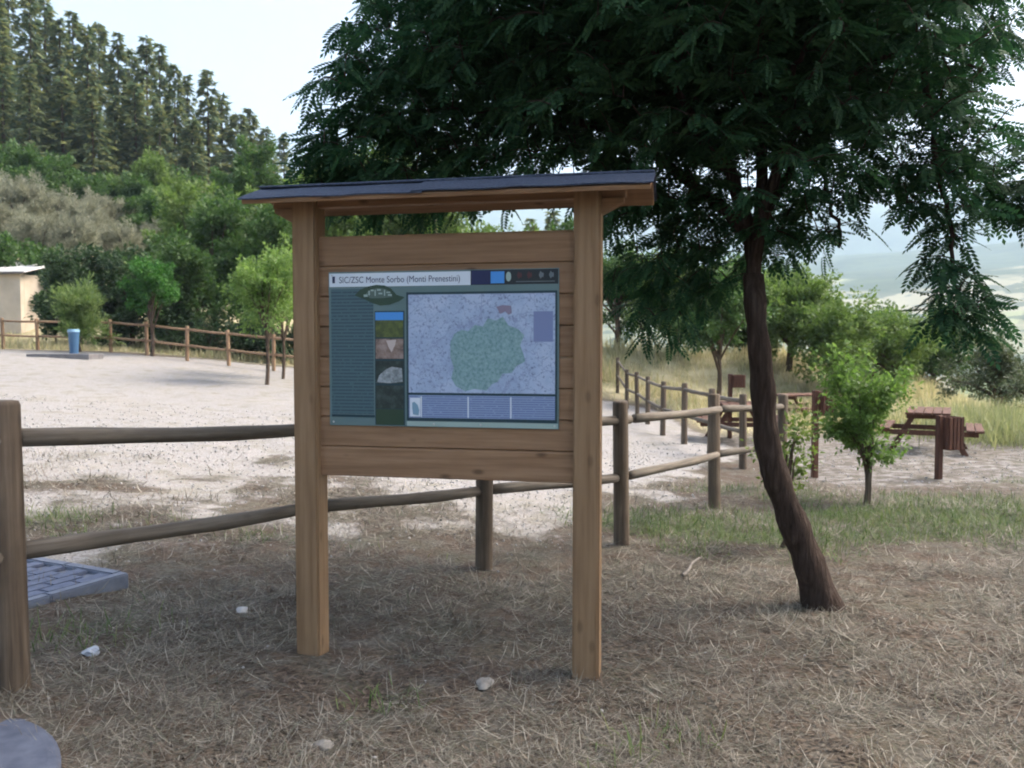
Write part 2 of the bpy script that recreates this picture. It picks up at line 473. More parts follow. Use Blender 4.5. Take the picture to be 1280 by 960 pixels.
x, y = sample_view(230000, 1.9, 10.5, .9)
keep = rng.random(len(x)) > np.clip(gravel_mask(x, y) * 1.05, 0, .985)
dens = .48 + .5 * vnoise(x, y, .32, 21) + .55 * vnoise(x, y, .95, 22) + .25 * vnoise(x, y, .12, 23)
keep &= rng.random(len(x)) < np.clip(dens, .04, 1)
def slab_mask(x, y):
    return (np.hypot(x + 2.25, y - 2.42) > .76 + .05 * vnoise(x, y, .08, 61))
keep &= slab_mask(x, y)
x, y = x[keep], y[keep]; n = len(x)
far_k = np.clip(y / 4, .75, 2.2)
st = mobj('dry_straw', blades('dry_straw', x, y, rng.uniform(.03, .17, n) * far_k ** .4, rng.uniform(.0018, .0045, n) * far_k,
          rng.normal(.03, .10, n), rng.normal(.05, .25, n), M['straw']))
tag(st, 'dry cut straw and dead grass strewn over the trampled ground', 'straw', kind='stuff')
M['litter'] = leaf_mat('dead_leaf_litter', [(.045, .035, .027), (.075, .058, .044), (.11, .085, .064), (.15, .12, .095)], .1, .85, .15)
x, y = sample_view(60000, 1.9, 9.5, .85)
keep = (rng.random(len(x)) < np.clip(.25 + .9 * vnoise(x, y, .38, 24) + .5 * vnoise(x, y, 1.3, 25), .05, 1) * (1 - gravel_mask(x, y))) & slab_mask(x, y)
x, y = x[keep], y[keep]; n = len(x)
lt = mobj('leaf_litter', blades('leaf_litter', x, y, rng.uniform(.015, .05, n), rng.uniform(.006, .014, n), rng.normal(0, .06, n), rng.normal(.05, .15, n), M['litter'], .006))
tag(lt, 'dark brown dead leaf litter between the straw', 'leaf litter', kind='stuff')
# tufts of standing dead grass
tx, ty = sample_view(420, 2.0, 8.0, .8)
k = (gravel_mask(tx, ty) < .4) & slab_mask(tx, ty); tx, ty = tx[k], ty[k]
m = 26
x = np.repeat(tx, m) + rng.normal(0, .035, len(tx) * m); y = np.repeat(ty, m) + rng.normal(0, .035, len(tx) * m); n = len(x)
tf_ = mobj('dead_grass_tufts', blades('dead_grass_tufts', x, y, rng.uniform(.03, .11, n), rng.uniform(.0016, .0034, n), rng.uniform(.3, 1.3, n), rng.normal(-.5, .4, n), M['straw']))
tag(tf_, 'short tufts of standing dead grass around the posts and tree', 'grass', kind='stuff')
# green grass
x, y = sample_view(170000, 2.4, 14.0, .62)
k = rng.random(len(x)) < np.clip(green_mask(x, y) * 1.25 - .22, 0, 1)
x, y = x[k], y[k]; n = len(x)
gr = mobj('green_grass', blades('green_grass', x, y, rng.uniform(.05, .16, n), rng.uniform(.003, .007, n), rng.uniform(.5, 1.4, n), rng.normal(-.5, .45, n), M['green_blade']))
tag(gr, 'patchy green grass growing under the tree and along the fence', 'grass', kind='stuff')
# weeds on the gravel
x, y = sample_view(110000, 4.5, 28.0, .9)
k = (rng.random(len(x)) < smooth(.35, .75, vnoise(x, y, 1.1, 31) * .6 + vnoise(x, y, .35, 32) * .5) * np.clip(1.4 - y / 18, .05, 1)) & (gravel_mask(x, y) > .3)
x, y = x[k], y[k]; n = len(x)
wd = mobj('gravel_weeds', blades('gravel_weeds', x, y, rng.uniform(.03, .09, n), rng.uniform(.004, .009, n), rng.uniform(.1, 1.2, n), rng.normal(-.4, .4, n), M['straw']))
tag(wd, 'sparse dry weeds scattered over the gravel lot', 'weeds', kind='stuff')
# tall meadow grass on the banks beyond the lot
def meadow(n, y0, y1):
    yy = rng.uniform(y0, y1, n) ; t = rng.uniform(-.68, .68, n)
    return t * yy, yy
x, y = meadow(130000, 18.0, 36.0)
mm = meadow_mask(x, y) * (.25 + .75 * smooth(-.2, .4, vnoise(x, y, 1.8, 41)))
k = rng.random(len(x)) < mm
x, y = x[k], y[k]; n = len(x)
hh = rng.uniform(.3, 1.0, n) * (.65 + .35 * vnoise(x, y, 2.2, 42)) * np.where(x / y < -.05, .7, 1.0)
md = mobj('meadow_grass', blades('meadow_grass', x, y, hh, rng.uniform(.012, .03, n), rng.uniform(1.0, 1.55, n), rng.normal(-.35, .3, n), M['meadow_blade']))
tag(md, 'tall straw-yellow meadow grass on the banks beyond the fences', 'grass', kind='stuff')
# gravel stones on the lot and on the soil edge
def pebble_template():
    bm = bmesh.new(); bmesh.ops.create_icosphere(bm, subdivisions=1, radius=1)
    v = np.array([q.co[:] for q in bm.verts]); f = np.array([[w.index for w in q.verts] for q in bm.faces]); bm.free()
    return v, f
pv, pf = pebble_template()
M['pebble'] = leaf_mat('pebble_stone', [(.22, .213, .205), (.28, .27, .26), (.36, .348, .335), (.31, .298, .285)], 0.0, .9, .2)
x, y = sample_view(15000, 2.2, 16.0, .8)
k = (rng.random(len(x)) < .012 + gravel_mask(x, y)) & slab_mask(x, y)
x, y = x[k], y[k]; n = len(x)
ax = unit(rng.normal(size=(n, 3))); rot = frames(ax, unit(rng.normal(size=(n, 3))))
sz = rng.uniform(.004, .011, n) * np.clip(y / 6, .8, 1.8)
pb = mobj('pebbles', scatter_mesh('pebbles', pv * [1.2, 1, .7], pf, np.c_[x, y, ground_z(x, y) + sz * .3], rot, sz, M['pebble'], True))
tag(pb, 'loose pale pebbles on the gravel lot and bare soil', 'gravel', kind='stuff')

# ------------------------------------------------------------------ information board
SL, SR = np.array([-.985, 4.06]), np.array([.346, 3.79])
SW = float(np.linalg.norm(SR - SL)); mid = (SL + SR) / 2
srz = math.atan2(SR[1] - SL[1], SR[0] - SL[0])
sign = empty('information_board', (mid[0], mid[1], 0), srz,
             'wooden information board with small shingled roof and trail map poster', 'sign')
XL, XR = -SW / 2, SW / 2
PW = .122
post_me = box_me('post', PW, PW, 2.58, M['sign_v'], .009, 2, (0, 0, 1.29 - .32))
for xx in (XL, XR): mobj('post', post_me, None, sign, (xx, 0, 0))
# boards: tongue-and-groove with a chamfered lower and upper lip
PLH, Z0 = .1442, .932
def plank_me(Lp, H, T):
    pr = [(-T / 2, .004), (-T / 2 + .008, -.0005), (T / 2, -.0005), (T / 2, H - .0015), (-T / 2 + .008, H - .0015), (-T / 2, H - .011), ]
    bm = bmesh.new()
    a = [bm.verts.new((-Lp / 2, q[0], q[1])) for q in pr]; b = [bm.verts.new((Lp / 2, q[0], q[1])) for q in pr]
    bm.faces.new(a[::-1]); bm.faces.new(b)
    for i in range(len(pr)):
        j = (i + 1) % len(pr); bm.faces.new((a[i], a[j], b[j], b[i]))
    bmesh.ops.recalc_face_normals(bm, faces=bm.faces)
    return bm_mesh('plank', bm, M['sign_h'])
plk = plank_me(SW - PW + .02, PLH, .045)
for k in range(8): mobj('plank', plk, None, sign, (0, rng.uniform(-.0015, .0015), Z0 + k * PLH))
# top beam, brackets and roof
mobj('top_beam', box_me('top_beam', SW + .34, .055, .05, M['sign_h'], .004), None, sign, (0, -.004, 2.247))
roof = empty('roof', (0, 0, 0)); roof.parent = sign
RL, RR, SLOPE = XL - .235, XR + .285, R(20)
RD = .225
RIDGE = 2.327
M['shingle'] = plain('slate_blue_shingle', (.035, .045, .07), (.07, .085, .125), 60, .85, .2, .4, 6, True, .004)
for sgn in (-1, 1):
    ry = sgn * RD / 2 * math.cos(SLOPE); rzz = RIDGE - RD / 2 * math.sin(SLOPE)
    rot = (-sgn * SLOPE, 0, 0)
    mobj('roof_board', box_me('roof_board', RR - RL, RD, .022, M['sign_h'], .003), None, roof, ((RL + RR) / 2, ry, rzz - .022), rot)
    # two overlapping shingle sheets, the nearer lapped over the other
    cut = RL + (RR - RL) * .44
    for k, (a, b, lift) in enumerate(((RL - .012, cut + .05, .006), (cut, RR + .012, .0125))):
        bm = bmesh.new()
        nseg = 26
        pr = []
        for i in range(nseg + 1):
            q = a + (b - a) * i / nseg
            w = .0025 * math.sin(q * 17 + k) + rng.normal(0, .0008)
            pr.append((q, w))
        rows = []
        for (yy, dz) in ((-RD / 2 - .014, -.004), (-RD / 2 + .03, 0), (0, 0), (RD / 2, 0)):
            rows.append([bm.verts.new((q - (a + b) / 2, yy * 1.0 + (w * 1.6 if yy < -RD / 2 else 0), dz + w * .5)) for q, w in pr])
        for r0, r1 in zip(rows[:-1], rows[1:]):
            for i in range(nseg): bm.faces.new((r0[i], r0[i + 1], r1[i + 1], r1[i]))
        ret = bmesh.ops.extrude_face_region(bm, geom=bm.faces[:])
        bmesh.ops.translate(bm, vec=(0, 0, .006), verts=[v for v in ret['geom'] if isinstance(v, bmesh.types.BMVert)])
        bmesh.ops.recalc_face_normals(bm, faces=bm.faces)
        if sgn > 0: bmesh.ops.scale(bm, vec=(1, -1, 1), verts=bm.verts); bmesh.ops.reverse_faces(bm, faces=bm.faces)
        off = lift - .0105
        mobj('shingle_sheet', bm_mesh('shingle_sheet', bm, M['shingle']), None, roof,
             ((a + b) / 2, ry + sgn * math.sin(SLOPE) * off, rzz + math.cos(SLOPE) * off), rot)
mobj('ridge_cap', box_me('ridge_cap', RR - RL + .02, .06, .012, M['shingle'], .004), None, roof, ((RL + RR) / 2, 0, RIDGE + .004))
def wedge(name, x0, sgn):
    bm = bmesh.new()
    pts = [(0, 0), (sgn * .10, 0), (sgn * .10, -.018), (0, -.07)]
    a = [bm.verts.new((q[0], -.035, q[1])) for q in pts]; b = [bm.verts.new((q[0], .035, q[1])) for q in pts]
    bm.faces.new(a); bm.faces.new(b[::-1])
    for i in range(4): bm.faces.new((a[i], b[i], b[(i + 1) % 4], a[(i + 1) % 4]))
    bmesh.ops.recalc_face_normals(bm, faces=bm.faces)
    mobj(name, bm_mesh(name, bm, M['sign_h']), None, sign, (x0, 0, 2.219))
wedge('bracket', XL - PW / 2 + .001, -1); wedge('bracket', XR + PW / 2 - .001, 1)
# --- poster (flat print on a thin panel)
PX0, PX1, PZ0, PZ1 = XL + .113, XL + 1.229, 1.178, 1.913
def ux(px): return PX0 + (px - 411.0) / 286.0 * (PX1 - PX0)
def uz(py): return PZ1 - (py - 339.0) / 195.5 * (PZ1 - PZ0)
FY = -.045 / 2 - .0015
M['poster'] = plain('poster_teal_print', (.085, .145, .15), (.105, .165, .175), 4, .45, .4)
poster = mobj('poster', box_me('poster', PX1 - PX0, .004, PZ1 - PZ0, M['poster'], .0008), None, sign, ((PX0 + PX1) / 2, FY - .0025, (PZ0 + PZ1) / 2))
def sheet(name, x0, y0, x1, y1, layer, mat, parent=None):
    """a printed rectangle given in photograph pixels on the poster"""
    a, b, c, d = ux(x0), uz(y0), ux(x1), uz(y1)
    yy = FY - .0046 - .0009 * layer
    me = mesh_from(name, [(a, yy, d), (c, yy, d), (c, yy, b), (a, yy, b)], [[0, 1, 2, 3]], mat)
    o = mobj(name, me, None, sign)
    o.parent = poster; o.matrix_parent_inverse = Matrix.Translation(poster.location).inverted()
    return o
def poly_sheet(name, pts, layer, mat):
    yy = FY - .0046 - .0009 * layer
    bm = bmesh.new(); bm.faces.new([bm.verts.new((ux(a), yy, uz(b))) for a, b in pts]); bm.normal_update(); bmesh.ops.triangulate(bm, faces=bm.faces)
    bmesh.ops.recalc_face_normals(bm, faces=bm.faces)
    if sum(f.normal.y for f in bm.faces) > 0: bmesh.ops.reverse_faces(bm, faces=bm.faces)
    o = mobj(name, bm_mesh(name, bm, mat)); o.parent = poster; o.matrix_parent_inverse = Matrix.Translation(poster.location).inverted()
    return o
def ink(name, col, rough=.4): 
    return NT(name).done(col, rough, .4)
M['ink_white'] = ink('print_white', (.56, .62, .70)); M['ink_navy'] = ink('print_navy', (.006, .012, .07)); M['ink_black'] = ink('print_black', (.008, .014, .02))
M['ink_blue'] = ink('print_light_blue', (.05, .24, .62)); M['ink_teal'] = ink('print_dark_teal', (.008, .035, .05)); M['ink_text'] = ink('print_text', (.012, .02, .075))
M['ink_pale'] = ink('print_pale_green', (.27, .36, .34))
def text_print(name, base, dark, rows, amt=.8):
    """printed lines of small text: rows of word-like dashes"""
    t = NT(name); v = t.coord('Object')
    sep = t.n('SeparateXYZ'); t.l(v, sep.inputs[0])
    row = t.math('MULTIPLY', sep.outputs['Z'], rows)
    fr = t.math('FRACT', row)
    line = t.ramp(fr, [(.30, (0, 0, 0)), (.38, (1, 1, 1)), (.72, (1, 1, 1)), (.8, (0, 0, 0))])
    cb = t.n('CombineXYZ'); t.l(t.math('MULTIPLY', sep.outputs['X'], 75), cb.inputs['X']); t.l(t.math('MULTIPLY', t.math('FLOOR', row), 7.31), cb.inputs['Y'])
    w = t.ramp(t.noise(1.0, 2, cb.outputs[0]), [(.36, (0, 0, 0)), (.42, (1, 1, 1))])
    m = t.math('MULTIPLY', t.math('MULTIPLY', line, w), amt)
    return t.done(t.mix(m, base, dark), .45, .4)
M['text_col'] = text_print('print_text_column', (.05, .105, .125), (.022, .048, .075), 62)
M['text_leg'] = text_print('print_legend_text', (.20, .27, .43), (.09, .13, .27), 95)
def map_print():
    t = NT('print_map'); v = t.coord('Object')
    c = t.ramp(t.noise(9, 6, v, .6), [(.3, (.24, .31, .46)), (.5, (.31, .39, .545)), (.7, (.38, .45, .60))])
    dk = t.ramp(t.noise(75, 6, v, .7), [(.555, (0, 0, 0)), (.63, (1, 1, 1))])
    c = t.mix(t.math('MULTIPLY', dk, .75), c, (.07, .09, .17))
    vo = t.n('TexVoronoi', Scale=13.0, _feature='DISTANCE_TO_EDGE'); 
    dv = t.n('VectorMath', _operation='ADD'); nz = t.n('TexNoise', Scale=14.0, Detail=3.0); t.l(v, nz.inputs['Vector']); 
    sc = t.n('VectorMath', _operation='SCALE', Scale=.12); t.l(nz.outputs['Color'], sc.inputs[0]); t.l(v, dv.inputs[0]); t.l(sc.outputs[0], dv.inputs[1]); t.l(dv.outputs[0], vo.inputs['Vector'])
    rd = t.ramp(vo.outputs['Distance'], [(.012, (1, 1, 1)), (.03, (0, 0, 0))])
    c = t.mix(t.math('MULTIPLY', rd, .5), c, (.16, .19, .33))
    return t.done(c, .42, .4)
M['map'] = map_print()
def blot(name, c1, c2, c3, sc=30):
    t = NT(name); v = t.coord('Object')
    return t.done(t.ramp(t.noise(sc, 6, v, .65), [(.3, c1), (.5, c2), (.7, c3)]), .42, .4)
M['map_green'] = blot('print_map_green', (.085, .17, .19), (.17, .29, .31), (.25, .37, .40), 70)
M['ph_land'] = blot('photo_hillside', (.02, .03, .02), (.05, .07, .02), (.10, .13, .03), 22)
M['ph_brown'] = blot('photo_brown_rock', (.05, .035, .03), (.20, .14, .12), (.32, .26, .24), 26)
M['ph_dark'] = blot('photo_dark_wood', (.006, .012, .012), (.015, .03, .028), (.05, .07, .07), 26)
M['ph_rock'] = blot('photo_grey_rock', (.08, .10, .11), (.22, .25, .27), (.36, .39, .41), 45)
sheet('title_strip', 412, 341, 591, 358, 1, M['ink_white'])
sheet('logo_strip', 591, 340, 696, 358, 1, M['ink_black'])
sheet('logo_field', 592, 340.6, 615, 357.4, 2, M['ink_navy'])
sheet('logo_field', 615.5, 342, 632, 356.5, 2, M['ink_blue'])
M['ink_grey'] = ink('print_grey_marks', (.10, .12, .14)); M['ink_red'] = ink('print_dull_red', (.06, .015, .02))
poly_sheet('logo_mark', [(637 + 3.2 * math.cos(a), 348.5 + 6 * math.sin(a)) for a in np.linspace(0, 2 * np.pi, 12, endpoint=False)], 2, M['ink_pale'])
for cx, m_ in ((650, 'ink_red'), (662, 'ink_red'), (676, 'ink_grey'), (688, 'ink_grey')):
    poly_sheet('logo_mark', [(cx + 3.0 * math.cos(a), 347 + 3.6 * math.sin(a) * (1.4 if k % 2 else .7)) for k, a in enumerate(np.linspace(0, 2 * np.pi, 10, endpoint=False))], 2, M[m_])
sheet('logo_mark', 646, 354.3, 692, 355.3, 2, M['ink_grey'])
sheet('text_column', 414, 361, 469, 519.5, 1, M['text_col'])
sheet('rule_line', 414, 520.5, 470, 523.5, 2, M['ink_teal'])
sheet('photo_strip', 470.5, 389, 508.5, 533, 1, M['ink_teal'])
sheet('photo', 471.5, 390.5, 507, 400.5, 2, M['ink_blue'])
sheet('photo', 471.5, 400.5, 507, 422, 2, M['ph_land'])
sheet('photo', 471.5, 424, 507, 449, 2, M['ph_brown'])
poly_sheet('photo', [(485, 426), (498, 425), (497, 431), (492, 441), (488, 434)], 3, ink('photo_pale_fall', (.45, .38, .36)))
sheet('photo', 471.5, 452, 507, 480, 2, M['ph_dark'])
poly_sheet('photo', [(473, 479), (476, 470), (484, 463), (492, 459), (505, 461), (506, 478), (490, 480)], 3, M['ph_rock'])
sheet('photo', 471.5, 483, 507, 512, 2, M['ph_dark'])
sheet('photo', 471.5, 513, 507, 532.5, 2, ink('photo_dark_green', (.018, .045, .025)))
sheet('map_frame', 511, 366, 695, 527, 1, M['ink_teal'])
sheet('margin_strip', 511, 527.5, 696, 533.8, 1, M['ink_pale'])
sheet('map_sheet', 513.5, 369, 692.5, 491.5, 2, M['map'])
sheet('map_fold', 604, 369, 604.7, 404, 3, ink('print_fold', (.22, .27, .42)))
poly_sheet('map_area', [(566, 428), (571, 418), (580, 413), (588, 415), (596, 407), (606, 409), (612, 399), (622, 402), (630, 397), (637, 408), (648, 412), (656, 420), (651, 432), (655, 443), (657, 452), (646, 458), (641, 466), (630, 467), (624, 477), (617, 480), (610, 488), (596, 486), (584, 489), (573, 483), (567, 473), (570, 460), (566, 446)], 3, M['map_green'])
poly_sheet('map_area', [(622, 385), (630, 383), (640, 384), (641, 393), (637, 395), (633, 391), (627, 394)], 3, ink('print_map_brown', (.20, .17, .24)))
sheet('map_inset', 667, 391, 690, 428, 3, ink('print_inset', (.16, .20, .36)))
sheet('legend', 513.5, 494.5, 692.5, 523, 2, M['text_leg'])
for q in (528.5, 587, 639): sheet('legend_rule', q, 496, q + 1.6, 522, 3, M['ink_white'])
sheet('legend_picture', 515, 498, 528, 521.5, 3, M['ink_white'])
poly_sheet('legend_picture', [(518, 504), (521, 503), (525, 507), (527, 514), (526, 520), (519, 519), (518, 511)], 4, ink('print_legend_map', (.16, .28, .38)))
# emblem: a leaf-like lens with pale lettering marks
poly_sheet('emblem', [(445, 369), (452, 362), (462, 358), (473, 356), (484, 357), (492, 361), (499, 369), (509, 372), (502, 377), (490, 381), (478, 382), (468, 379), (458, 374)], 3, ink('print_emblem_green', (.016, .045, .028)))
poly_sheet('emblem', [(458, 369), (464, 362.5), (474, 360), (484, 361), (491, 365), (494, 371.5), (480, 373), (466, 373)], 4, ink('print_emblem_grey', (.07, .11, .10)))
for (a, b, c, d) in ((457, 368, 462, 371), (463, 363.5, 465, 369), (466, 362, 470, 364), (471, 362.5, 472.5, 370), (474, 361.5, 479, 363.5), (476, 366, 481, 368), (483, 362.5, 484.5, 370), (486, 365, 491, 366.5), (488, 368, 493, 370)):
    sheet('emblem_mark', a, b, c, d, 5, M['ink_pale'])
def text_me(name, body, px0, px1, py_base, layer, mat, size_px):
    cu = bpy.data.curves.new(name, 'FONT'); cu.body = body; cu.size = 1.0; cu.offset = 0.0
    o = bpy.data.objects.new(name, cu); COL.objects.link(o)
    bpy.context.view_layer.update()
    dg = bpy.context.evaluated_depsgraph_get()
    me = bpy.data.meshes.new_from_object(o.evaluated_get(dg)); me.name = name
    bpy.data.objects.remove(o); bpy.data.curves.remove(cu)
    v = np.zeros(len(me.vertices) * 3); me.vertices.foreach_get('co', v); v = v.reshape(-1, 3)
    sx = (ux(px1) - ux(px0)) / (v[:, 0].max() - v[:, 0].min()); sz_ = (uz(0) - uz(size_px)) / .72
    w = np.c_[(v[:, 0] - v[:, 0].min()) * sx + ux(px0), np.full(len(v), FY - .0046 - .0009 * layer), v[:, 1] * sz_ + uz(py_base)]
    me.vertices.foreach_set('co', w.ravel()); me.update(); me.materials.clear(); me.materials.append(mat)
    t = mobj(name, me); t.parent = poster; t.matrix_parent_inverse = Matrix.Translation(poster.location).inverted()
text_me('title_lettering', 'SIC/ZSC Monte Sorbo (Monti Prenestini)', 425, 578, 353.2, 2, M['ink_text'], 8.2)
text_me('title_number', '1', 416, 419.5, 353.2, 2, M['ink_text'], 9)
# screws along the poster edge
M['steel'] = NT('steel').done((.45, .46, .47), .35, .5); M['steel'].node_tree.nodes['Principled BSDF'].inputs['Metallic'].default_value = .9
bm = bmesh.new(); bmesh.ops.create_cone(bm, cap_ends=True, segments=12, radius1=.005, radius2=.004, depth=.003)
bmesh.ops.rotate(bm, matrix=Matrix.Rotation(R(90), 3, 'X'), verts=bm.verts); scr = bm_mesh('screw', bm, M['steel'])
for a, b in ((415.5, 343.5), (692, 530.5), (416, 530), (603, 530.6), (545, 530.6)):
    o = mobj('screw', scr); o.location = (ux(a), FY - .0068, uz(b)); o.parent = poster; o.matrix_parent_inverse = Matrix.Translation(poster.location).inverted()

# ------------------------------------------------------------------ fences
def round_post_me(h, r, mat, name='post', sides=14):
    pr = [(r * 1.02, -.35), (r * 1.02, 0), (r, h * .5), (r * .98, h - .02), (r * .9, h - .004), (r * .5, h)]
    V, F = [], []
    bm = bmesh.new(); rings = []
    for rr, z in pr: rings.append([bm.verts.new((rr * math.cos(a) * (1 + .02 * math.sin(3 * a)), rr * math.sin(a), z)) for a in np.linspace(0, 2 * math.pi, sides, endpoint=False)])
    for a, b in zip(rings[:-1], rings[1:]):
        for i in range(sides): bm.faces.new((a[i], a[(i + 1) % sides], b[(i + 1) % sides], b[i]))
    bm.faces.new(rings[-1])
    return bm_mesh(name, bm, mat, True)
def rail_between(a, b, r, mat, parent, sides=12):
    a, b = Vector(a), Vector(b); L = (b - a).length
    n = 7
    pts = np.c_[np.linspace(0, L, n), .006 * np.sin(np.linspace(0, 6, n)), .006 * np.cos(np.linspace(0, 5, n))]
    V, F = tube_arrays(pts, r * (1 + .06 * np.sin(np.arange(n) * 1.9)), sides)
    me = mesh_from('rail', V, F, mat, True)
    bm = bmesh.new(); bm.from_mesh(me); bmesh.ops.holes_fill(bm, edges=[e for e in bm.edges if e.is_boundary], sides=0); bm.to_mesh(me); bm.free()
    o = mobj('rail', me, None, parent, a)
    d = (b - a).normalized()
    o.rotation_euler = d.to_track_quat('X', 'Z').to_euler()
    return o
def fence(label, posts, h, r, rr, heights, vm, hm, leans=None, group=None):
    root = empty('rail_fence', (0, 0, 0), 0, label, 'fence', group)
    me = round_post_me(h, r, vm)
    tops = []
    for i, p in enumerate(posts):
        ln = leans[i] if leans else (rng.normal(0, .012), rng.normal(0, .012))
        o = mobj('post', me, None, root, tuple(p), (ln[1], ln[0], rng.uniform(0, 6)))
        rotm = Matrix.Rotation(ln[0], 3, 'Y')
        tops.append([Vector(p) + rotm @ Vector((0, 0, q)) for q in heights])
    for a, b in zip(tops[:-1], tops[1:]):
        for u, v in zip(a, b):
            d = (v - u).normalized() * (r * .55)
            rail_between(u + d, v - d, rr, hm, root)
    return root
np_base = [G(17, 862), G(383, 752), G(605, 712), G(777, 681), G(893, 636), G(976, 610)]
n0 = np_base[0] + (np_base[0] - np_base[1]); n0[2] = gz(n0[0], n0[1])
fence('weathered round-rail fence running close behind the information board', [n0] + np_base, 1.19, .063, .038, (1.03, .56), M['fence_v'], M['fence_x'],
      leans=[(0, 0), (.012, 0), (.012, 0), (-.01, 0), (.085, 0), (.05, 0), (.01, 0)])
sf = [on_ground(930, 12.7), on_ground(889, 14.1), on_ground(856, 15.6), on_ground(829, 17.6), on_ground(810, 19.9), on_ground(797, 22.2), on_ground(784, 24.5), on_ground(772, 27.0)]
fence('round-rail fence running away along the far side of the gravel lot', sf, 1.15, .058, .036, (1.03, .56), M['fence_v'], M['fence_x'])
lf = [on_ground(-52, 31.4), on_ground(5, 30.8), on_ground(48, 30.2), on_ground(98, 29.6), on_ground(139, 29), on_ground(184, 28.4), on_ground(234, 27.6), on_ground(286, 26.9), on_ground(342, 26.2), on_ground(400, 25.6), on_ground(462, 25.2)]
fence('pale round-rail fence at the back of the lot before the trees', lf, 1.15, .06, .04, (1.03, .5), M['far_wood'], M['far_wood'])

# ------------------------------------------------------------------ paving
M['paver'] = plain('shade_tinted_paver', (.085, .10, .15), (.13, .15, .205), 26, .85, .25, .35, 7, True, .004)  # grey pavers with the blue cast of ambient shade mixed into their colour
M['kerb'] = plain('concrete_kerb', (.12, .135, .175), (.17, .19, .235), 14, .88, .2, .3, 7, True, .004)
cor = P(160, 724, 4.92); fr = P(35, 763, 4.36)
e1 = fr[:2] - cor[:2]; e1 /= np.linalg.norm(e1)        # along the front edge
e2 = np.array([e1[1], -e1[0]]);
if e2[0] > 0: e2 = -e2
PLZ = gz(cor[0], cor[1]) + .085
plat = empty('paved_platform', (cor[0], cor[1], PLZ), math.atan2(e1[1], e1[0]))
tag(plat, 'raised platform of grey block pavers, coloured with a shade-blue tint, behind the fence', 'pavement', kind='structure')
sgn2 = 1 if (np.array([-e1[1], e1[0]]) @ e2) > 0 else -1
LX, LY = 1.75, 1.35
mobj('base_slab', box_me('base_slab', LX, LY, .34, M['kerb'], .006, 1, (LX / 2, sgn2 * LY / 2, -.17 - .022)), None, plat)
kx = box_me('kerb_stone', .496, .07, .13, M['kerb'], .008, 2)
for k in range(int(LX / .5)): mobj('kerb_stone', kx, None, plat, (.25 + k * .5, -sgn2 * .0 + sgn2 * .022, -.060))
ky = box_me('kerb_stone', .07, .446, .13, M['kerb'], .008, 2)
for k in range(3): mobj('kerb_stone', ky, None, plat, (.022, sgn2 * (.285 + k * .45), -.060))
pav = box_me('paver', .194, .094, .06, M['paver'], .006, 2)
nrow = 0
yy = .065 + .05
while yy < LY - .05:
    xo = .06 + .1 + (.1 if nrow % 2 else 0)
    xx = xo
    while xx < LX - .08:
        mobj('paver', pav, None, plat, (xx, sgn2 * yy, -.03 + rng.normal(0, .0012)), (rng.normal(0, .004), rng.normal(0, .004), rng.normal(0, .006)))
        xx += .2
    yy += .1; nrow += 1
# round concrete slab by the camera
sl = np.array([-2.25, 2.42])
bm = bmesh.new()
na = 72; zt = gz(-1.75, 2.75) + .014
prof = [(.0, 0), (.3, 0), (.55, 0), (.76, 0), (.785, -.004), (.80, -.016), (.80, -.25)]
rings = []
for rr_, zz in prof[1:]:
    rings.append([bm.verts.new((rr_ * math.cos(a) * (1 + .004 * math.sin(9 * a)), rr_ * math.sin(a), zz)) for a in np.linspace(0, 2 * math.pi, na, endpoint=False)])
c0 = bm.verts.new((0, 0, 0))
for i in range(na): bm.faces.new((c0, rings[0][i], rings[0][(i + 1) % na]))
for a, b in zip(rings[:-1], rings[1:]):
    for i in range(na): bm.faces.new((a[i], b[i], b[(i + 1) % na], a[(i + 1) % na]))
bmesh.ops.recalc_face_normals(bm, faces=bm.faces)
slab = mobj('round_paving_slab', bm_mesh('round_paving_slab', bm, plain('dark_blue_concrete', (.05, .058, .085), (.10, .112, .15), 9, .9, .2, .4, 8, True, .006)), None, None, (sl[0], sl[1], zt))
tag(slab, 'round blue grey concrete slab at the edge of the straw', 'pavement', kind='structure')

# ------------------------------------------------------------------ picnic furniture
def picnic_table(loc, rz, label, group='wooden picnic tables'):
    root = empty('picnic_table', loc, rz, label, 'picnic table', group)
    L = 1.75
    tp = box_me('table_plank', L, .135, .045, M['red_wood_x'], .006); bp = box_me('bench_plank', L, .13, .045, M['red_wood_x'], .006)
    for k in range(5): mobj('table_plank', tp, None, root, (0, (k - 2) * .148, .735))
    for s in (-1, 1):
        for q in (0, 1): mobj('bench_plank', bp, None, root, (0, s * (.68 + q * .142), .445))
    for x0 in (-.62, .62):
        mobj('cross_beam', box_me('cross_beam', .045, 1.62, .09, M['red_wood_x'], .005), None, root, (x0, 0, .375))
        mobj('cross_beam', box_me('cross_beam', .045, .70, .08, M['red_wood_x'], .005), None, root, (x0, 0, .67))
        for s in (-1, 1):
            a = Vector((x0 + .046, s * .24, .69)); b = Vector((x0 + .046, s * .62, -.03)); d = a - b
            o = mobj('leg', box_me('leg', .045, .095, d.length, M['red_wood_z'], .005), None, root, (a + b) / 2)
            o.rotation_euler = (math.atan2(-d.y, d.z) , 0, 0)
    return root
def on(px, py): return tuple(G(px, py))
p = G(1172, 566)
picnic_table((p[0], p[1] + .35, gz(p[0], p[1] + .35)), R(62), 'red-brown wooden picnic table beside the slatted litter bin')
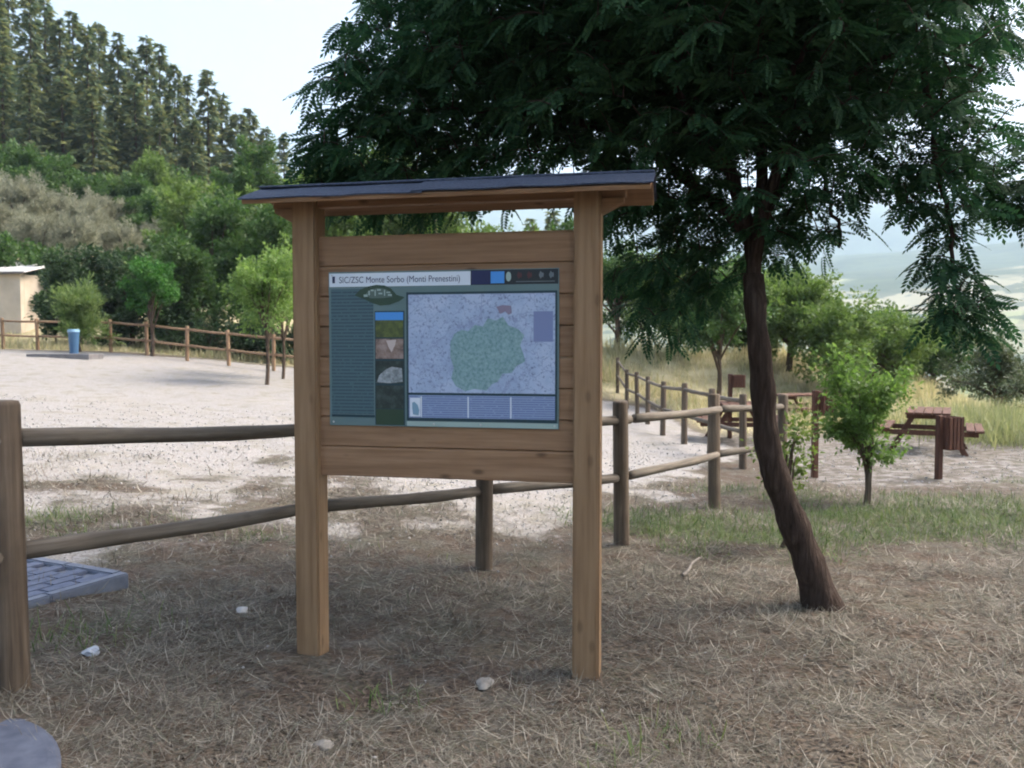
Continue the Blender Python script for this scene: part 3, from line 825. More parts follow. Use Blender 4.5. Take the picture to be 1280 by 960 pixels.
def litter_bin(loc, rz, label, post_h, box_h, mat_tone='red_wood_z', w=.34):
    root = empty('litter_bin', loc, rz, label, 'litter bin', 'wooden litter bins on posts')
    mobj('post', box_me('post', .08, .08, post_h + .3, M['red_wood_z'], .006, 1, (0, 0, (post_h - .3) / 2)), None, root)
    z1 = post_h - .02; cy = .05 + w / 2
    sw = w / 4
    sl_ = box_me('slat', sw - .012, .022, box_h, M['red_wood_z'], .004)
    for k in range(4):
        q = (k - 1.5) * sw
        for s in (-1, 1):
            mobj('slat', sl_, None, root, (.05 + w / 2 + q, s * w / 2 * .98, z1 - box_h / 2))
        for xx in (.05, .05 + w): mobj('slat', sl_, None, root, (xx, q, z1 - box_h / 2), (0, 0, R(90)))
    mobj('floor_board', box_me('floor_board', w - .03, w - .03, .02, M['red_wood_x'], .003), None, root, (.05 + w / 2, 0, z1 - box_h + .03))
    return root
litter_bin(on(1173, 599), R(15), 'slatted red-brown litter bin on a post before the picnic table', .90, .46, w=.25)
litter_bin(on(1018, 597), R(10), 'tall slatted litter bin half hidden behind the staked sapling', 1.26, .34, w=.22)
p = on_ground(913, 17.5)
litter_bin(tuple(p), R(5), 'small orange-brown bin rising above the second fence', 1.36, .27, w=.23)
p = on_ground(925, 17.0); picnic_table(tuple(p), R(80), 'red-brown picnic table seen through the rails of the two fences')
p = on_ground(1010, 21.0); picnic_table(tuple(p), R(20), 'brown picnic table beside the trunk, backed by yellow meadow grass')

# blue bin at the far end of the lot, on its concrete slab
p = G(72, 447.5)
bslab = box('bin_slab', 1.9, .9, .22, (p[0], p[1] + .45, p[2] + .02), plain('dark_slab', (.12, .115, .12), (.2, .19, .19), 6), None, .015)
tag(bslab, 'low dark concrete slab under the blue bin', 'slab')
M['bin_blue'] = plain('bin_blue_plastic', (.04, .10, .19), (.055, .125, .23), 3, .4, .45)
M['bin_lid'] = plain('bin_lid_plastic', (.16, .30, .42), (.2, .34, .46), 3, .45, .4)
root = empty('waste_bin', (p[0] + .29, p[1] + .40, p[2] + .13), R(20), 'blue plastic waste bin with pale lid on a slab', 'bin')
bm = bmesh.new(); bmesh.ops.create_cone(bm, cap_ends=True, segments=20, radius1=.12, radius2=.165, depth=.66)
bmesh.ops.translate(bm, vec=(0, 0, .33), verts=bm.verts); mobj('body', bm_mesh('body', bm, M['bin_blue'], False), None, root)
bm = bmesh.new(); bmesh.ops.create_cone(bm, cap_ends=True, segments=20, radius1=.185, radius2=.16, depth=.09)
bmesh.ops.bevel(bm, geom=bm.edges[:], offset=.012, segments=2, affect='EDGES')
bmesh.ops.translate(bm, vec=(0, 0, .70), verts=bm.verts); mobj('lid', bm_mesh('lid', bm, M['bin_lid']), None, root)
bm = bmesh.new(); bmesh.ops.create_cone(bm, cap_ends=True, segments=20, radius1=.135, radius2=.135, depth=.05)
bmesh.ops.translate(bm, vec=(0, 0, .02), verts=bm.verts); mobj('foot', bm_mesh('foot', bm, M['bin_blue']), None, root)

# ------------------------------------------------------------------ small things lying about
def stone(px, py, size, flat, label, mat, squash=(1.3, .9)):
    p = G(px, py)
    bm = bmesh.new(); bmesh.ops.create_icosphere(bm, subdivisions=3, radius=1)
    ph = rng.uniform(0, 6, 6)
    for v in bm.verts:
        c = v.co; k = 1 + .16 * math.sin(2.3 * c.x + ph[0]) * math.sin(2.9 * c.y + ph[1]) + .10 * math.sin(5 * c.z + ph[2] + 3 * c.x) + .05 * math.sin(9 * c.y + ph[3])
        v.co = Vector((c.x * squash[0], c.y * squash[1], c.z * flat)) * k * size
    o = mobj('stone', bm_mesh('stone', bm, mat, True), None, None, (p[0], p[1], p[2] + size * flat * .55), (0, 0, rng.uniform(0, 6)))
    return tag(o, label, 'stone')
M['stone'] = plain('limestone', (.15, .14, .125), (.25, .235, .215), 22, .9, .2, .4, 6)
M['stone_w'] = plain('white_limestone', (.36, .345, .33), (.48, .47, .455), 18, .85, .2, .3, 6)
stone(302, 767, .036, .55, 'white flat stone lying on dark soil beside the board post', M['stone_w'])
stone(606, 860, .042, .45, 'pale grey stone half sunk in straw between the board posts', M['stone'])
stone(405, 936, .034, .4, 'small pale stone in the straw before the left board post', M['stone'])
# crumpled wrapper
p = G(114, 822)
bm = bmesh.new(); bmesh.ops.create_icosphere(bm, subdivisions=2, radius=.038)
for v in bm.verts: v.co *= rng.uniform(.55, 1.2); v.co.z *= .6
wr = mobj('crumpled_wrapper', bm_mesh('crumpled_wrapper', bm, plain('pale_blue_plastic', (.22, .25, .30), (.34, .37, .42), 30, .3, .5)), None, None, (p[0], p[1], p[2] + .018))
tag(wr, 'crumpled pale blue plastic wrapper on the straw near the fence post', 'litter')
# stick
M['stick'] = plain('grey_stick', (.10, .09, .08), (.26, .23, .2), 20, .9, .2, .3)
a, b = G(853, 722), G(873, 703)
pts = np.array([a + (b - a) * t + np.array([.01 * math.sin(7 * t), 0, .014 + .02 * t]) for t in np.linspace(0, 1, 8)])
o = mobj('stick', tubes_mesh('stick', [(pts, np.linspace(.014, .008, 8))], M['stick'])); tag(o, 'short grey broken stick on the ground before the leaning post', 'stick')
a, b = G(990, 590), G(1012, 612)

# ------------------------------------------------------------------ the big robinia
M['bark'] = None
def bark(name, c1, c2, c3, s=1.0):
    t = NT(name); v = t.coord('Object', (24 * s, 24 * s, 3.2 * s))
    n = t.noise(1.3, 8, v, .7); vo = t.n('TexVoronoi', Scale=1.4, _feature='DISTANCE_TO_EDGE'); t.l(v, vo.inputs['Vector'])
    h = t.math('ADD', n, t.math('MULTIPLY', vo.outputs['Distance'], .55))
    c = t.ramp(h, [(.35, c1), (.65, c2), (1.0, c3)])
    t.bump(h, .9, .02)
    return t.done(c, .95, .1)
M['bark'] = bark('robinia_bark', (.022, .015, .012), (.055, .038, .03), (.11, .082, .066))
M['bark_far'] = bark('grey_brown_bark', (.05, .035, .025), (.11, .08, .06), (.18, .14, .11), .5)
def polyline(pts_px, n):
    pts = np.array([P(*q) for q in pts_px]); d = np.r_[0, np.cumsum(np.linalg.norm(np.diff(pts, axis=0), axis=1))]
    s = np.linspace(0, d[-1], n)
    # smooth by Catmull-Rom-ish resampling
    out = np.stack([np.interp(s, d, pts[:, k]) for k in range(3)], -1)
    for _ in range(2):
        out[1:-1] = .25 * out[:-2] + .5 * out[1:-1] + .25 * out[2:]
    return out
tb = G(1028, 757)
TZ = tb[1]
trunk_px = [(1030, 775, TZ), (1027, 752, TZ), (1012, 705, TZ), (988, 645, TZ), (968, 592, TZ), (957, 545, TZ), (954, 490, TZ), (950, 440, TZ), (944, 390, TZ), (942, 345, TZ + .05)]
tr = polyline(trunk_px, 30)
rad = np.interp(np.arange(30), [0, 2, 6, 14, 22, 29], [.125, .112, .088, .078, .066, .064])
rad = rad * (1 + .07 * np.sin(np.arange(30) * 1.7) + .05 * np.sin(np.arange(30) * .9 + 1))
branches = [
    [(942, 345, 5.05), (935, 290, 5.05), (900, 200, 5.1), (830, 120, 5.2), (740, 60, 5.2), (640, 40, 5.2)],
    [(942, 345, 5.05), (950, 280, 4.95), (985, 180, 4.9), (1050, 100, 4.8), (1150, 60, 4.75), (1230, 90, 4.7)],
    [(935, 290, 5.05), (880, 240, 5.3), (800, 180, 5.4), (700, 150, 5.2), (600, 140, 5.1), (500, 150, 5.0), (430, 180, 5)],
    [(948, 285, 4.97), (955, 160, 5.1), (950, 20, 5.2), (940, -120, 5.2), (900, -220, 5.2)],
    [(950, 280, 4.95), (1000, 200, 5.3), (1060, 120, 5.6), (1100, 0, 5.8), (1120, -120, 5.8)],
    [(905, 210, 5.1), (850, 120, 4.7), (780, 20, 4.5), (720, -80, 4.5)],
    [(1150, 60, 4.75), (1170, 160, 4.65), (1185, 240, 4.55), (1195, 320, 4.5), (1203, 400, 4.5)],
    [(885, 243, 5.3), (860, 262, 5.5), (842, 310, 5.6), (826, 375, 5.6)],
    [(640, 40, 5.2), (560, 60, 5.2), (480, 100, 5.1)],
    [(985, 180, 4.9), (1030, 210, 4.8), (1050, 260, 4.75), (1060, 310, 4.75)],
    [(955, 160, 5.1), (1000, 60, 4.6), (1060, -40, 4.3)],
    [(830, 120, 5.2), (760, 100, 5.8), (680, 60, 6.1)],
]
tubes = [(tr, rad)]
nodes = [tr[-4:]]
for bi, b in enumerate(branches):
    pl = polyline(b, 26)
    pl[1:] += np.cumsum(rng.normal(0, .008, (25, 3)), 0)
    r0 = (.05, .046, .042, .04, .036, .028, .022, .022, .018, .018, .022, .022)[bi]
    tubes.append((pl, np.linspace(r0, .008, 26))); nodes.append(pl)
nodes = np.concatenate(nodes)
ells = [(470, 125, 5.0, 85, 90, .8), (430, 185, 5.0, 55, 65, .5), (560, 80, 5.2, 130, 110, 1.1), (520, 195, 5.0, 130, 50, .7), (680, 50, 5.2, 150, 120, 1.2), (650, 170, 5.1, 150, 55, .9),
        (820, 70, 5.0, 170, 130, 1.4), (800, 215, 5.3, 100, 90, .8), (815, 300, 5.5, 75, 80, .6), (822, 375, 5.6, 65, 55, .5), (400, 215, 5.0, 34, 45, .4), (470, 235, 5.0, 80, 42, .5), (560, 235, 5.1, 90, 35, .5), (880, 270, 5.3, 60, 60, .5), (960, 60, 5, 170, 120, 1.4), (960, 200, 5.0, 120, 80, 1.0), (1030, 250, 4.9, 50, 75, .5), (900, 330, 5.5, 55, 50, .45), (985, 290, 5.2, 55, 50, .4),
        (1085, 40, 4.9, 130, 110, 1.2), (1090, 165, 4.8, 120, 65, .9), (1185, 140, 4.7, 55, 95, .6), (1165, 220, 4.6, 45, 50, .4), (1190, 300, 4.55, 36, 80, .22), (1203, 385, 4.5, 44, 40, .25), (1255, 205, 4.65, 45, 50, .4), (1290, 240, 4.6, 40, 30, .3),
        (740, -110, 5.1, 300, 110, 1.7), (1010, -120, 5, 280, 120, 1.7), (880, -250, 5, 260, 80, 1.5), (1000, 0, 6.2, 300, 160, .8), (700, 20, 6.2, 250, 130, .7)]
samp = []
for (cx, cy, Z, rx, ry, dz) in ells:
    vol = (rx * Z / FPX) * (ry * Z / FPX) * dz * 4.19
    n = int(max(24, 128 * vol)) 
    u = unit(rng.normal(size=(n, 3))) * (rng.random((n, 1)) ** (1 / 2.6))
    c = P(cx, cy, Z)
    samp.append(c + u * np.array([rx * Z / FPX, dz, ry * Z / FPX]))
samp = np.concatenate(samp)
fork = tr[-1]
samp = samp[np.argsort(np.linalg.norm(samp - fork, axis=1))]
twigs, leafp, leafd, leafu = [], [], [], []
nodes_l = nodes
for s in samp:
    d = np.linalg.norm(nodes_l - s, axis=1) + .3 * np.maximum(0, nodes_l[:, 2] - s[2])
    k = int(np.argmin(d)); a = nodes_l[k]; L = np.linalg.norm(s - a)
    if L < .05: continue
    cm = (a + s) / 2 + np.array([0, 0, .22 * L]) + rng.normal(0, .05 * L, 3)
    t = np.linspace(0, 1, 7)[:, None]
    e = s + np.array([0, 0, -.12 * L])
    pl = (1 - t) ** 2 * a + 2 * t * (1 - t) * cm + t ** 2 * e
    twigs.append((pl, np.linspace(min(.009, .004 + .006 * L), .0016, 7)))
    nodes_l = np.concatenate([nodes_l, pl[2:]])
    nl = int(np.clip(min(L, .55) / .036, 5, 17)); u = np.linspace(max(.0, 1 - .55 / L) if L > .55 else .12, 1, nl)
    pos = np.stack([np.interp(u, t[:, 0], pl[:, q]) for q in range(3)], -1)
    tan = unit(np.stack([np.interp(u, t[:, 0], np.gradient(pl[:, q])) for q in range(3)], -1))
    side = unit(np.cross(tan, [0, 0, 1.0]) + 1e-4) * np.where(np.arange(nl) % 2, 1, -1)[:, None]
    dr = side * rng.uniform(.5, 1.0, (nl, 1)) + tan * rng.uniform(.2, .9, (nl, 1)) + rng.normal(0, .22, (nl, 3)) + np.array([0, 0, -.42])
    dr[-1] = tan[-1] + [0, 0, -.3]
    leafp.append(pos); leafd.append(unit(dr)); leafu.append(np.array([0, 0, 1.0]) + rng.normal(0, .35, (nl, 3)))
leafp, leafd, leafu = map(np.concatenate, (leafp, leafd, leafu))
# one pinnate leaf: rachis + seven pairs of oval leaflets + end leaflet, curving downward
def pinnate(pairs=7, L=1.0, ll=.235, lw=.122):
    V, F = [], []
    def leaflet(base, ang, l, w, tilt):
        c, s = math.cos(ang), math.sin(ang)
        i0 = len(V)
        for (u, v, h) in ((0, 0, 0), (.52, -.5, .02), (1.0, 0, -.05), (.52, .5, .02)):
            x, y = u * l, v * w
            V.append((base[0] + c * x - s * y, base[1] + s * x + c * y, base[2] + h * l + tilt * u * l))
        F.append(list(range(i0, i0 + 4)))
    def at(t): return (L * t, 0, -.16 * L * t * t)
    i0 = len(V)
    for q in ((0, -.007), (1, -.003), (1, .003), (0, .007)):
        b = at(q[0]); V.append((b[0], q[1], b[2]))
    F.append(list(range(i0, i0 + 4)))
    for k in range(pairs):
        t = .16 + .80 * k / (pairs - .4); b = at(t); sc = .8 + .3 * math.sin(math.pi * (k + 1) / (pairs + 1))
        for s in (-1, 1): leaflet(b, s * R(66 - 3 * k), ll * sc, lw * sc, -.16)
    leaflet(at(1.0), 0, ll * .95, lw, -.25)
    return np.array(V), np.array(F)
lv, lf_ = pinnate()
M['robinia_leaf'] = leaf_mat('robinia_leaf', [(.018, .046, .024), (.026, .064, .030), (.038, .084, .034), (.030, .072, .038)], .28, .75, .12)
tree = empty('robinia_tree', tuple(tb), 0, 'dark leafy robinia tree with a leaning trunk and drooping pinnate foliage', 'tree')
def rel(me, o):
    v = np.zeros(len(me.vertices) * 3, np.float32); me.vertices.foreach_get('co', v)
    v = v.reshape(-1, 3) - np.asarray(o, np.float32); me.vertices.foreach_set('co', v.ravel()); me.update(); return me
trunk_me = tubes_mesh('trunk', [(np.array(p_), r_) for p_, r_ in tubes[:1]], M['bark'], 16)
v = np.zeros(len(trunk_me.vertices) * 3); trunk_me.vertices.foreach_get('co', v); v = v.reshape(-1, 3)
nrm = vnoise(v[:, 0] * 3 + v[:, 1] * 3, v[:, 2], .09, 51)
ctr = np.repeat(tr, 16, 0); v = ctr + (v - ctr) * (1 + .09 * nrm)[:, None]
trunk_me.vertices.foreach_set('co', v.astype(np.float32).ravel()); trunk_me.update()
mobj('trunk', rel(trunk_me, tb), None, tree)
for p_, r_ in tubes[1:]: mobj('limb', rel(tubes_mesh('limb', [(p_, r_)], M['bark'], 8), tb), None, tree)
mobj('twigs', rel(tubes_mesh('twigs', [(q[::2], w[::2]) for q, w in twigs], M['bark'], 3), tb), None, tree)['kind'] = 'stuff'
nL = len(leafp)
crown = mobj('crown', rel(scatter_mesh('crown', lv, lf_, leafp, frames(leafd, leafu), rng.uniform(.12, .20, nL), M['robinia_leaf']), tb), None, tree)
crown['kind'] = 'stuff'
print('robinia leaves', nL, 'twigs', len(twigs))

# ------------------------------------------------------------------ other trees and shrubs
LEAF_V = np.array([(0, 0, 0), (.38, -.3, .05), (1, 0, -.08), (.38, .3, .05)]); LEAF_F = np.array([[0, 1, 2, 3]])
NARROW_V = np.array([(0, 0, 0), (.4, -.11, .03), (1, 0, -.06), (.4, .11, .03)])
def leafy(clumps, total, size, up=.3, droop=-.1, tv=LEAF_V, mat=None, name='crown', out=.8, centre=(0, 0, 0), shoot=1.0):
    """every clump is broken into small uneven shoots pointing outward and up, each filled with leaves"""
    subs = []
    for (c, r) in clumps:
        c = np.asarray(c, float); r = np.asarray(r, float)
        for k in range(7):
            o = unit(rng.normal(size=3)); q = c + o * r * rng.uniform(.35, 1.0)
            ax = unit(unit(q - np.asarray(centre)) * .8 + o * .6 + rng.normal(0, .3, 3) + np.array([0, 0, .35 + .5 * droop]))
            m_ = r.mean(); L = m_ * rng.uniform(.45, .95) * shoot; W = m_ * rng.uniform(.26, .42)
            subs.append((q, ax, L, W))
    vol = np.array([q[2] * q[3] ** 2 for q in subs]) ** .75; cnt = np.maximum(8, (vol / vol.sum() * total)).astype(int)
    Ps, Ds, Us = [], [], []
    for (q, ax, L, W), n in zip(subs, cnt):
        u = unit(rng.normal(size=(n, 3))) * (rng.random((n, 1)) ** .45)
        f = frames(ax[None], np.array([[.3, .2, 1.0]]))[0]
        p = q + (u * [L, W, W]) @ f.T
        Ps.append(p); Ds.append(unit(u @ f.T * out + ax * .5 + rng.normal(0, .5, (n, 3)) + [0, 0, droop])); Us.append(unit([0, 0, up + .5] + rng.normal(0, .5, (n, 3))))
    p, d, u = map(np.concatenate, (Ps, Ds, Us)); n = len(p)
    return scatter_mesh(name, tv, LEAF_F, p, frames(d, u), rng.uniform(.65, 1.3, n) * size, mat)
def make_tree(name, h, trunk_h, crown_r, nclump, clump_r, dens, leaf, lmat, tr_r=.08, flat=1.0, loc=(0, 0, 0), label=None, group=None, bmat=None, lean=0, droop=-.1, tv=LEAF_V, cat='tree', stems=1, bottom=.0, shoot=1.0):
    root = empty(name, loc, 0, label, cat, group)
    ch = h - trunk_h; cz = trunk_h + ch * .5
    clumps = []; tb_ = []
    top = np.array([lean, 0, trunk_h + ch * .55])
    for s in range(stems):
        off = np.array([rng.normal(0, .10), rng.normal(0, .10), 0]) * (stems > 1)
        t = np.linspace(0, 1, 9)[:, None]
        pl = np.array([0, 0, -.15]) + off + (top + off * 3 + [0, 0, .15]) * t + np.c_[.06 * np.sin(t * 5 + s), .05 * np.cos(t * 4 + s) - .05, 0 * t]
        tb_.append((pl, np.linspace(tr_r, tr_r * .35, 9)))
    limbs = []
    for k in range(nclump):
        u = unit(rng.normal(size=3)); q = rng.random() ** .45
        c = np.array([lean, 0, cz]) + u * q * np.array([crown_r, crown_r, ch * .5 * flat]) * .78
        c[2] = max(c[2], trunk_h + bottom + clump_r * .35)
        cr = clump_r * rng.uniform(.7, 1.25)
        clumps.append((c, (cr * rng.uniform(.9, 1.25), cr * rng.uniform(.9, 1.25), cr * rng.uniform(.6, .9))))
        st_ = tb_[k % stems][0]; a = st_[min(8, int(3 + 5 * max(0, min(1, (c[2] - trunk_h) / max(ch, .1)))) - 1)]
        tt = np.linspace(0, 1, 5)[:, None]
        limbs.append((a * (1 - tt) + c * tt + np.array([0, 0, .12]) * np.sin(tt * 3.14), np.linspace(tr_r * .42, tr_r * .12, 5)))
    mobj('trunk', tubes_mesh('trunk', tb_, bmat or M['bark_far'], 9), None, root)
    mobj('limbs', tubes_mesh('limbs', limbs, bmat or M['bark_far'], 5), None, root)['kind'] = 'stuff'
    tot = sum(4.19 * q[1][0] * q[1][1] * q[1][2] for q in clumps) * dens * 2.1
    c = mobj('crown', leafy(clumps, min(tot, 32000), leaf * .62, mat=lmat, droop=droop, tv=tv, centre=(lean, 0, cz - .2 * ch), shoot=shoot), None, root); c['kind'] = 'stuff'
    return root
def place(src, loc, rz, s, label=None, group=None):
    o = copy_tree(src); o.location = loc; o.rotation_euler = (0, 0, rz); o.scale = s if isinstance(s, tuple) else (s, s, s)
    if label: o['label'] = label
    if group: o['group'] = group
    return o
L_bright = leaf_mat('bright_green_leaf', [(.075, .125, .035), (.105, .165, .045), (.15, .21, .07), (.09, .145, .04)], .4)
L_mid = leaf_mat('mid_green_leaf', [(.035, .075, .022), (.055, .105, .03), (.08, .135, .04), (.05, .095, .035)], .35)
L_dark = leaf_mat('dark_green_leaf', [(.018, .038, .016), (.03, .06, .022), (.045, .08, .03), (.07, .10, .05)], .25)
L_olive = leaf_mat('olive_grey_leaf', [(.16, .17, .115), (.23, .235, .165), (.31, .31, .23), (.20, .21, .14)], .25)
L_pale = leaf_mat('pale_green_leaf', [(.10, .16, .05), (.15, .21, .075), (.20, .26, .10)], .4)
L_fir = leaf_mat('fir_needles', [(.07, .105, .07), (.10, .14, .08), (.145, .175, .085), (.21, .215, .09)], .3, .7, .2)
L_young = leaf_mat('young_leaf', [(.10, .17, .045), (.14, .22, .06), (.19, .27, .09)], .42)
L_grey = leaf_mat('grey_green_leaf', [(.045, .065, .032), (.07, .09, .045), (.10, .12, .06)], .3)

# lot-side young trees on the left
p = on_ground(190, 28.2)
make_tree('round_tree', 3.3, 1.3, 1.1, 16, .45, 1100, .15, leaf_mat('deep_green_leaf', [(.03, .095, .02), (.05, .14, .03), (.085, .19, .04)], .3), .075, 1.0, tuple(p), 'small round-crowned deep green tree on a bare trunk at the lot edge', None, droop=-.35)
p = on_ground(100, 28.6)
make_tree('willow_shrub', 3.0, .15, 1.05, 16, .5, 420, .30, L_pale, .05, 1.0, tuple(p), 'pale green bushy willow shrub behind the blue bin', None, droop=.5, tv=NARROW_V, cat='shrub', stems=4)
p = G(333, 481)
make_tree('young_tree', 4.1, 1.2, 1.15, 22, .48, 420, .15, L_young, .055, 1.0, tuple(p), 'young light green tree with slim trunk on the gravel beside the board', None, droop=-.2)
p = on_ground(353, 23.3)
make_tree('young_tree', 4.2, 1.2, 1.1, 16, .5, 400, .16, L_young, .05, 1.0, tuple(p), 'second young light green tree, thinner trunk, just behind the first', None, droop=-.2)
# broadleaf trees behind the left fence
bt = []
def broad(px, Z, h, r, lm, label, th=.8, dens=130, leaf=.26, ncl=20, cr=None, group='broadleaf trees behind the lot fence', droop=-.1, cat='tree', name='broadleaf_tree', tr_r=.13):
    p = on_ground(px, Z)
    return make_tree(name, h, th, r, ncl, cr or r * .42, dens, leaf, lm, tr_r, 1.0, (p[0], p[1], p[2] - .1), label, group, droop=droop, cat=cat)
broad(100, 33.5, 4.3, 1.9, L_dark, 'dark grey-green bushy tree behind the willow shrub', .3)
broad(165, 34.5, 4.6, 2.1, L_dark, 'dark dense tree standing behind the small round tree', .3)
broad(225, 33.0, 4.6, 2.1, L_mid, 'low mid-green tree between the round tree and the young tree', .3)
broad(270, 37.0, 7.2, 2.3, L_mid, 'tall mid-green tree rising behind the two young trees', .6, leaf=.3)
broad(335, 36.0, 6.6, 2.6, L_mid, 'leafy green tree behind the board roof end', .6, leaf=.3)
broad(242, 43.0, 7.0, 2.4, L_bright, 'bright yellow-green tree below the conifer slope', .8, leaf=.36, dens=90)
broad(200, 61.0, 8.0, 3.0, L_bright, 'light green tree at the foot of the tall conifers', .8, leaf=.4, dens=70)
broad(310, 52.0, 9.5, 3.4, L_mid, 'green tree below the lone conifer top', .8, leaf=.42, dens=65)
broad(370, 46.0, 8.6, 3.2, L_bright, 'light green tree showing beside the robinia crown', .8, leaf=.4, dens=75)
broad(450, 33.0, 9.2, 3.2, L_bright, 'sunlit green tree seen through the gap above the map planks', .6, leaf=.3)
broad(550, 35.0, 10.2, 3.3, L_bright, 'sunlit green tree behind the middle of the board gap', .6, leaf=.3)
broad(682, 38.0, 8.3, 2.2, L_mid, 'darker green tree by the right end of the board gap', .6, leaf=.3)
# behind the second fence, right of the board
RG = 'bright trees behind the meadow bank'
broad(770, 31.5, 4.1, 1.7, L_mid, 'green tree beyond the meadow grass nearest the board post', .5, leaf=.2, dens=230, group=RG)
broad(845, 30.5, 4.3, 1.9, L_bright, 'bright green tree left of the robinia trunk beyond the meadow', .6, leaf=.2, dens=230, group=RG)
broad(897, 25.5, 4.6, 1.7, L_mid, 'green tree with a straight dark trunk among the meadow grass', 1.6, leaf=.2, dens=230, group=RG, tr_r=.09)
broad(985, 29.5, 4.5, 2.0, L_bright, 'bright green tree right behind the robinia trunk', .5, leaf=.2, dens=240, group=RG)
broad(1045, 27.5, 3.6, 1.6, L_bright, 'bright green tree behind the staked sapling', .4, leaf=.2, dens=260, group=RG)
broad(1115, 29.0, 3.0, 1.7, L_bright, 'low bright green tree above the picnic table', .3, leaf=.2, dens=260, group=RG)
broad(930, 34.0, 5.2, 2.2, L_mid, 'taller green tree behind the bright trees', .6, leaf=.24, dens=180, group=RG)
broad(1245, 22.5, 2.9, 1.55, L_grey, 'dusky grey-green bush beyond the picnic table', .1, leaf=.13, dens=520, group=None, cat='shrub', name='bush', ncl=22, cr=.5)
broad(1300, 19.5, 1.9, 1.1, L_grey, 'small grey-green bush beside tall grass past the picnic table', .1, leaf=.12, dens=600, group=None, cat='shrub', name='bush', ncl=12, cr=.4)
broad(1160, 60, 4.8, 2.6, L_mid, 'rounded green tree down the slope beyond the picnic table', .3, leaf=.3, dens=120, group=None)
broad(1165, 33.0, 3.6, 1.9, L_mid, 'low green tree between the bright trees and the dusky bush', .2, leaf=.22, dens=220, group=RG)
broad(1065, 36.0, 4.2, 2.2, L_mid, 'mid-green tree filling the gap behind the bright trees', .3, leaf=.24, dens=180, group=RG)
# undergrowth along the left fence and scrub on the slope
for px, Z, h, lab in ((70, 34.2, 2.0, 'low dark shrub between the farm building and the willow shrub'), (150, 33.2, 2.2, 'low shrub at the foot of the dark trees left of the round tree'), (212, 32.2, 2.0, 'low shrub just right of the round tree'),
                      (262, 31.6, 1.9, 'low shrub behind the fence left of the young tree'), (312, 31.0, 2.1, 'low shrub behind the slim trunk of the young tree'), (350, 30.4, 2.0, 'low shrub behind the fence close to the board post')):
    broad(px, Z, h, 1.25, L_dark, lab, .05, leaf=.2, dens=330, group='shrubs along the lot fence', cat='shrub', name='shrub', ncl=9, cr=.55, tr_r=.05)
sb = None
for i, (px, Z, s_) in enumerate(((5, 62, 1.1), (42, 60, 1.0), (80, 63, 1.1), (118, 61, 1.0), (152, 64, 1.1), (180, 59, 1.0), (225, 64, 1.1), (262, 62, 1.1), (300, 63, 1.1), (340, 64, 1.1), (205, 52, .9), (20, 39.5, .8), (62, 39.0, .7))):
    p = on_ground(px, Z); loc = (p[0], p[1], p[2] - .3)
    if sb is None:
        sb = make_tree('slope_shrub', 5.4, .2, 2.4, 18, .9, 75, .42, L_mid, .12, 1.0, loc, 'mid-green scrub tree on the slope between olive trees and conifers', 'scrub on the slope', cat='shrub'); o = sb
    else: o = place(sb, loc, rng.uniform(0, 6), (s_, s_, s_ * rng.uniform(.8, 1.1)))
    if Z < 45: o['label'] = 'mid-green scrub tree beside the farm building roof'; o['group'] = 'scrub beside the farm building'
# staked sapling near the picnic table
p = G(1079, 629)
sap = make_tree('sapling', 1.78, .2, .58, 30, .2, 5600, .075, leaf_mat('sapling_leaf', [(.085, .145, .04), (.115, .19, .05), (.16, .24, .075)], .45), .022, 1.0, tuple(p), 'staked young sapling with fresh green leaves before the picnic table', None, droop=-.25, lean=-.12, shoot=1.35)
mobj('stake', box_me('stake', .045, .045, 1.75, M['fence_v'], .004, 1, (0, 0, .6)), None, sap, (.03, -.05, 0), (0, R(1.5), 0))
p = G(968, 683)
make_tree('sapling', 1.05, .38, .26, 9, .15, 3000, .07, leaf_mat('shoot_leaf', [(.07, .11, .03), (.11, .16, .04), (.15, .2, .06)], .4), .022, 1.0, tuple(p), 'small sapling with a dark stem just behind the robinia trunk', None, lean=.12)
# tall grass clump at the right edge
x = rng.normal(10.6, .9, 5000); y = rng.normal(18.2, 1.2, 5000)
rg = mobj('tall_grass', blades('tall_grass', x, y, rng.uniform(.3, .95, 5000), rng.uniform(.010, .02, 5000), rng.uniform(1.0, 1.5, 5000), rng.normal(-.3, .3, 5000),
          leaf_mat('tall_grass_blade', [(.16, .19, .08), (.24, .26, .12), (.32, .32, .18)], .35)))
tag(rg, 'tall pale green grass by the bushes past the picnic table', 'grass', kind='stuff')

# olive-grey bushes on the slope
ol = []
p0 = make_tree('olive_tree', 4.4, .5, 2.0, 24, .62, 260, .34, L_olive, .14, 1.0, (0, 0, 0), 'silvery olive-grey tree on the slope below the conifers', 'olive trees on the slope', droop=.25, tv=NARROW_V)
spots = [(-15, 52, 1.0), (28, 50, 1.05), (72, 53, 1.0), (112, 51, .95), (150, 47, .85), (8, 45, .9), (52, 43.5, .9), (96, 44, .85), (188, 50, .8), (-30, 44, 1.0), (40, 57, .95), (135, 56, .9)]
for i, (px, Z, s) in enumerate(spots):
    p = on_ground(px, Z); loc = (p[0], p[1], p[2] - .2)
    if i == 0: p0.location = loc; p0.scale = (s, s, s); o = p0
    else: o = place(p0, loc, rng.uniform(0, 6), (s * rng.uniform(.9, 1.1), s * rng.uniform(.9, 1.1), s * rng.uniform(.85, 1.1)))
    if Z < 48: o['label'] = 'silvery olive-grey tree in the lower row just behind the farm building'; o['group'] = 'lower olive trees'
    else: o['label'] = 'silvery olive-grey tree in the upper row under the conifers'; o['group'] = 'upper olive trees'

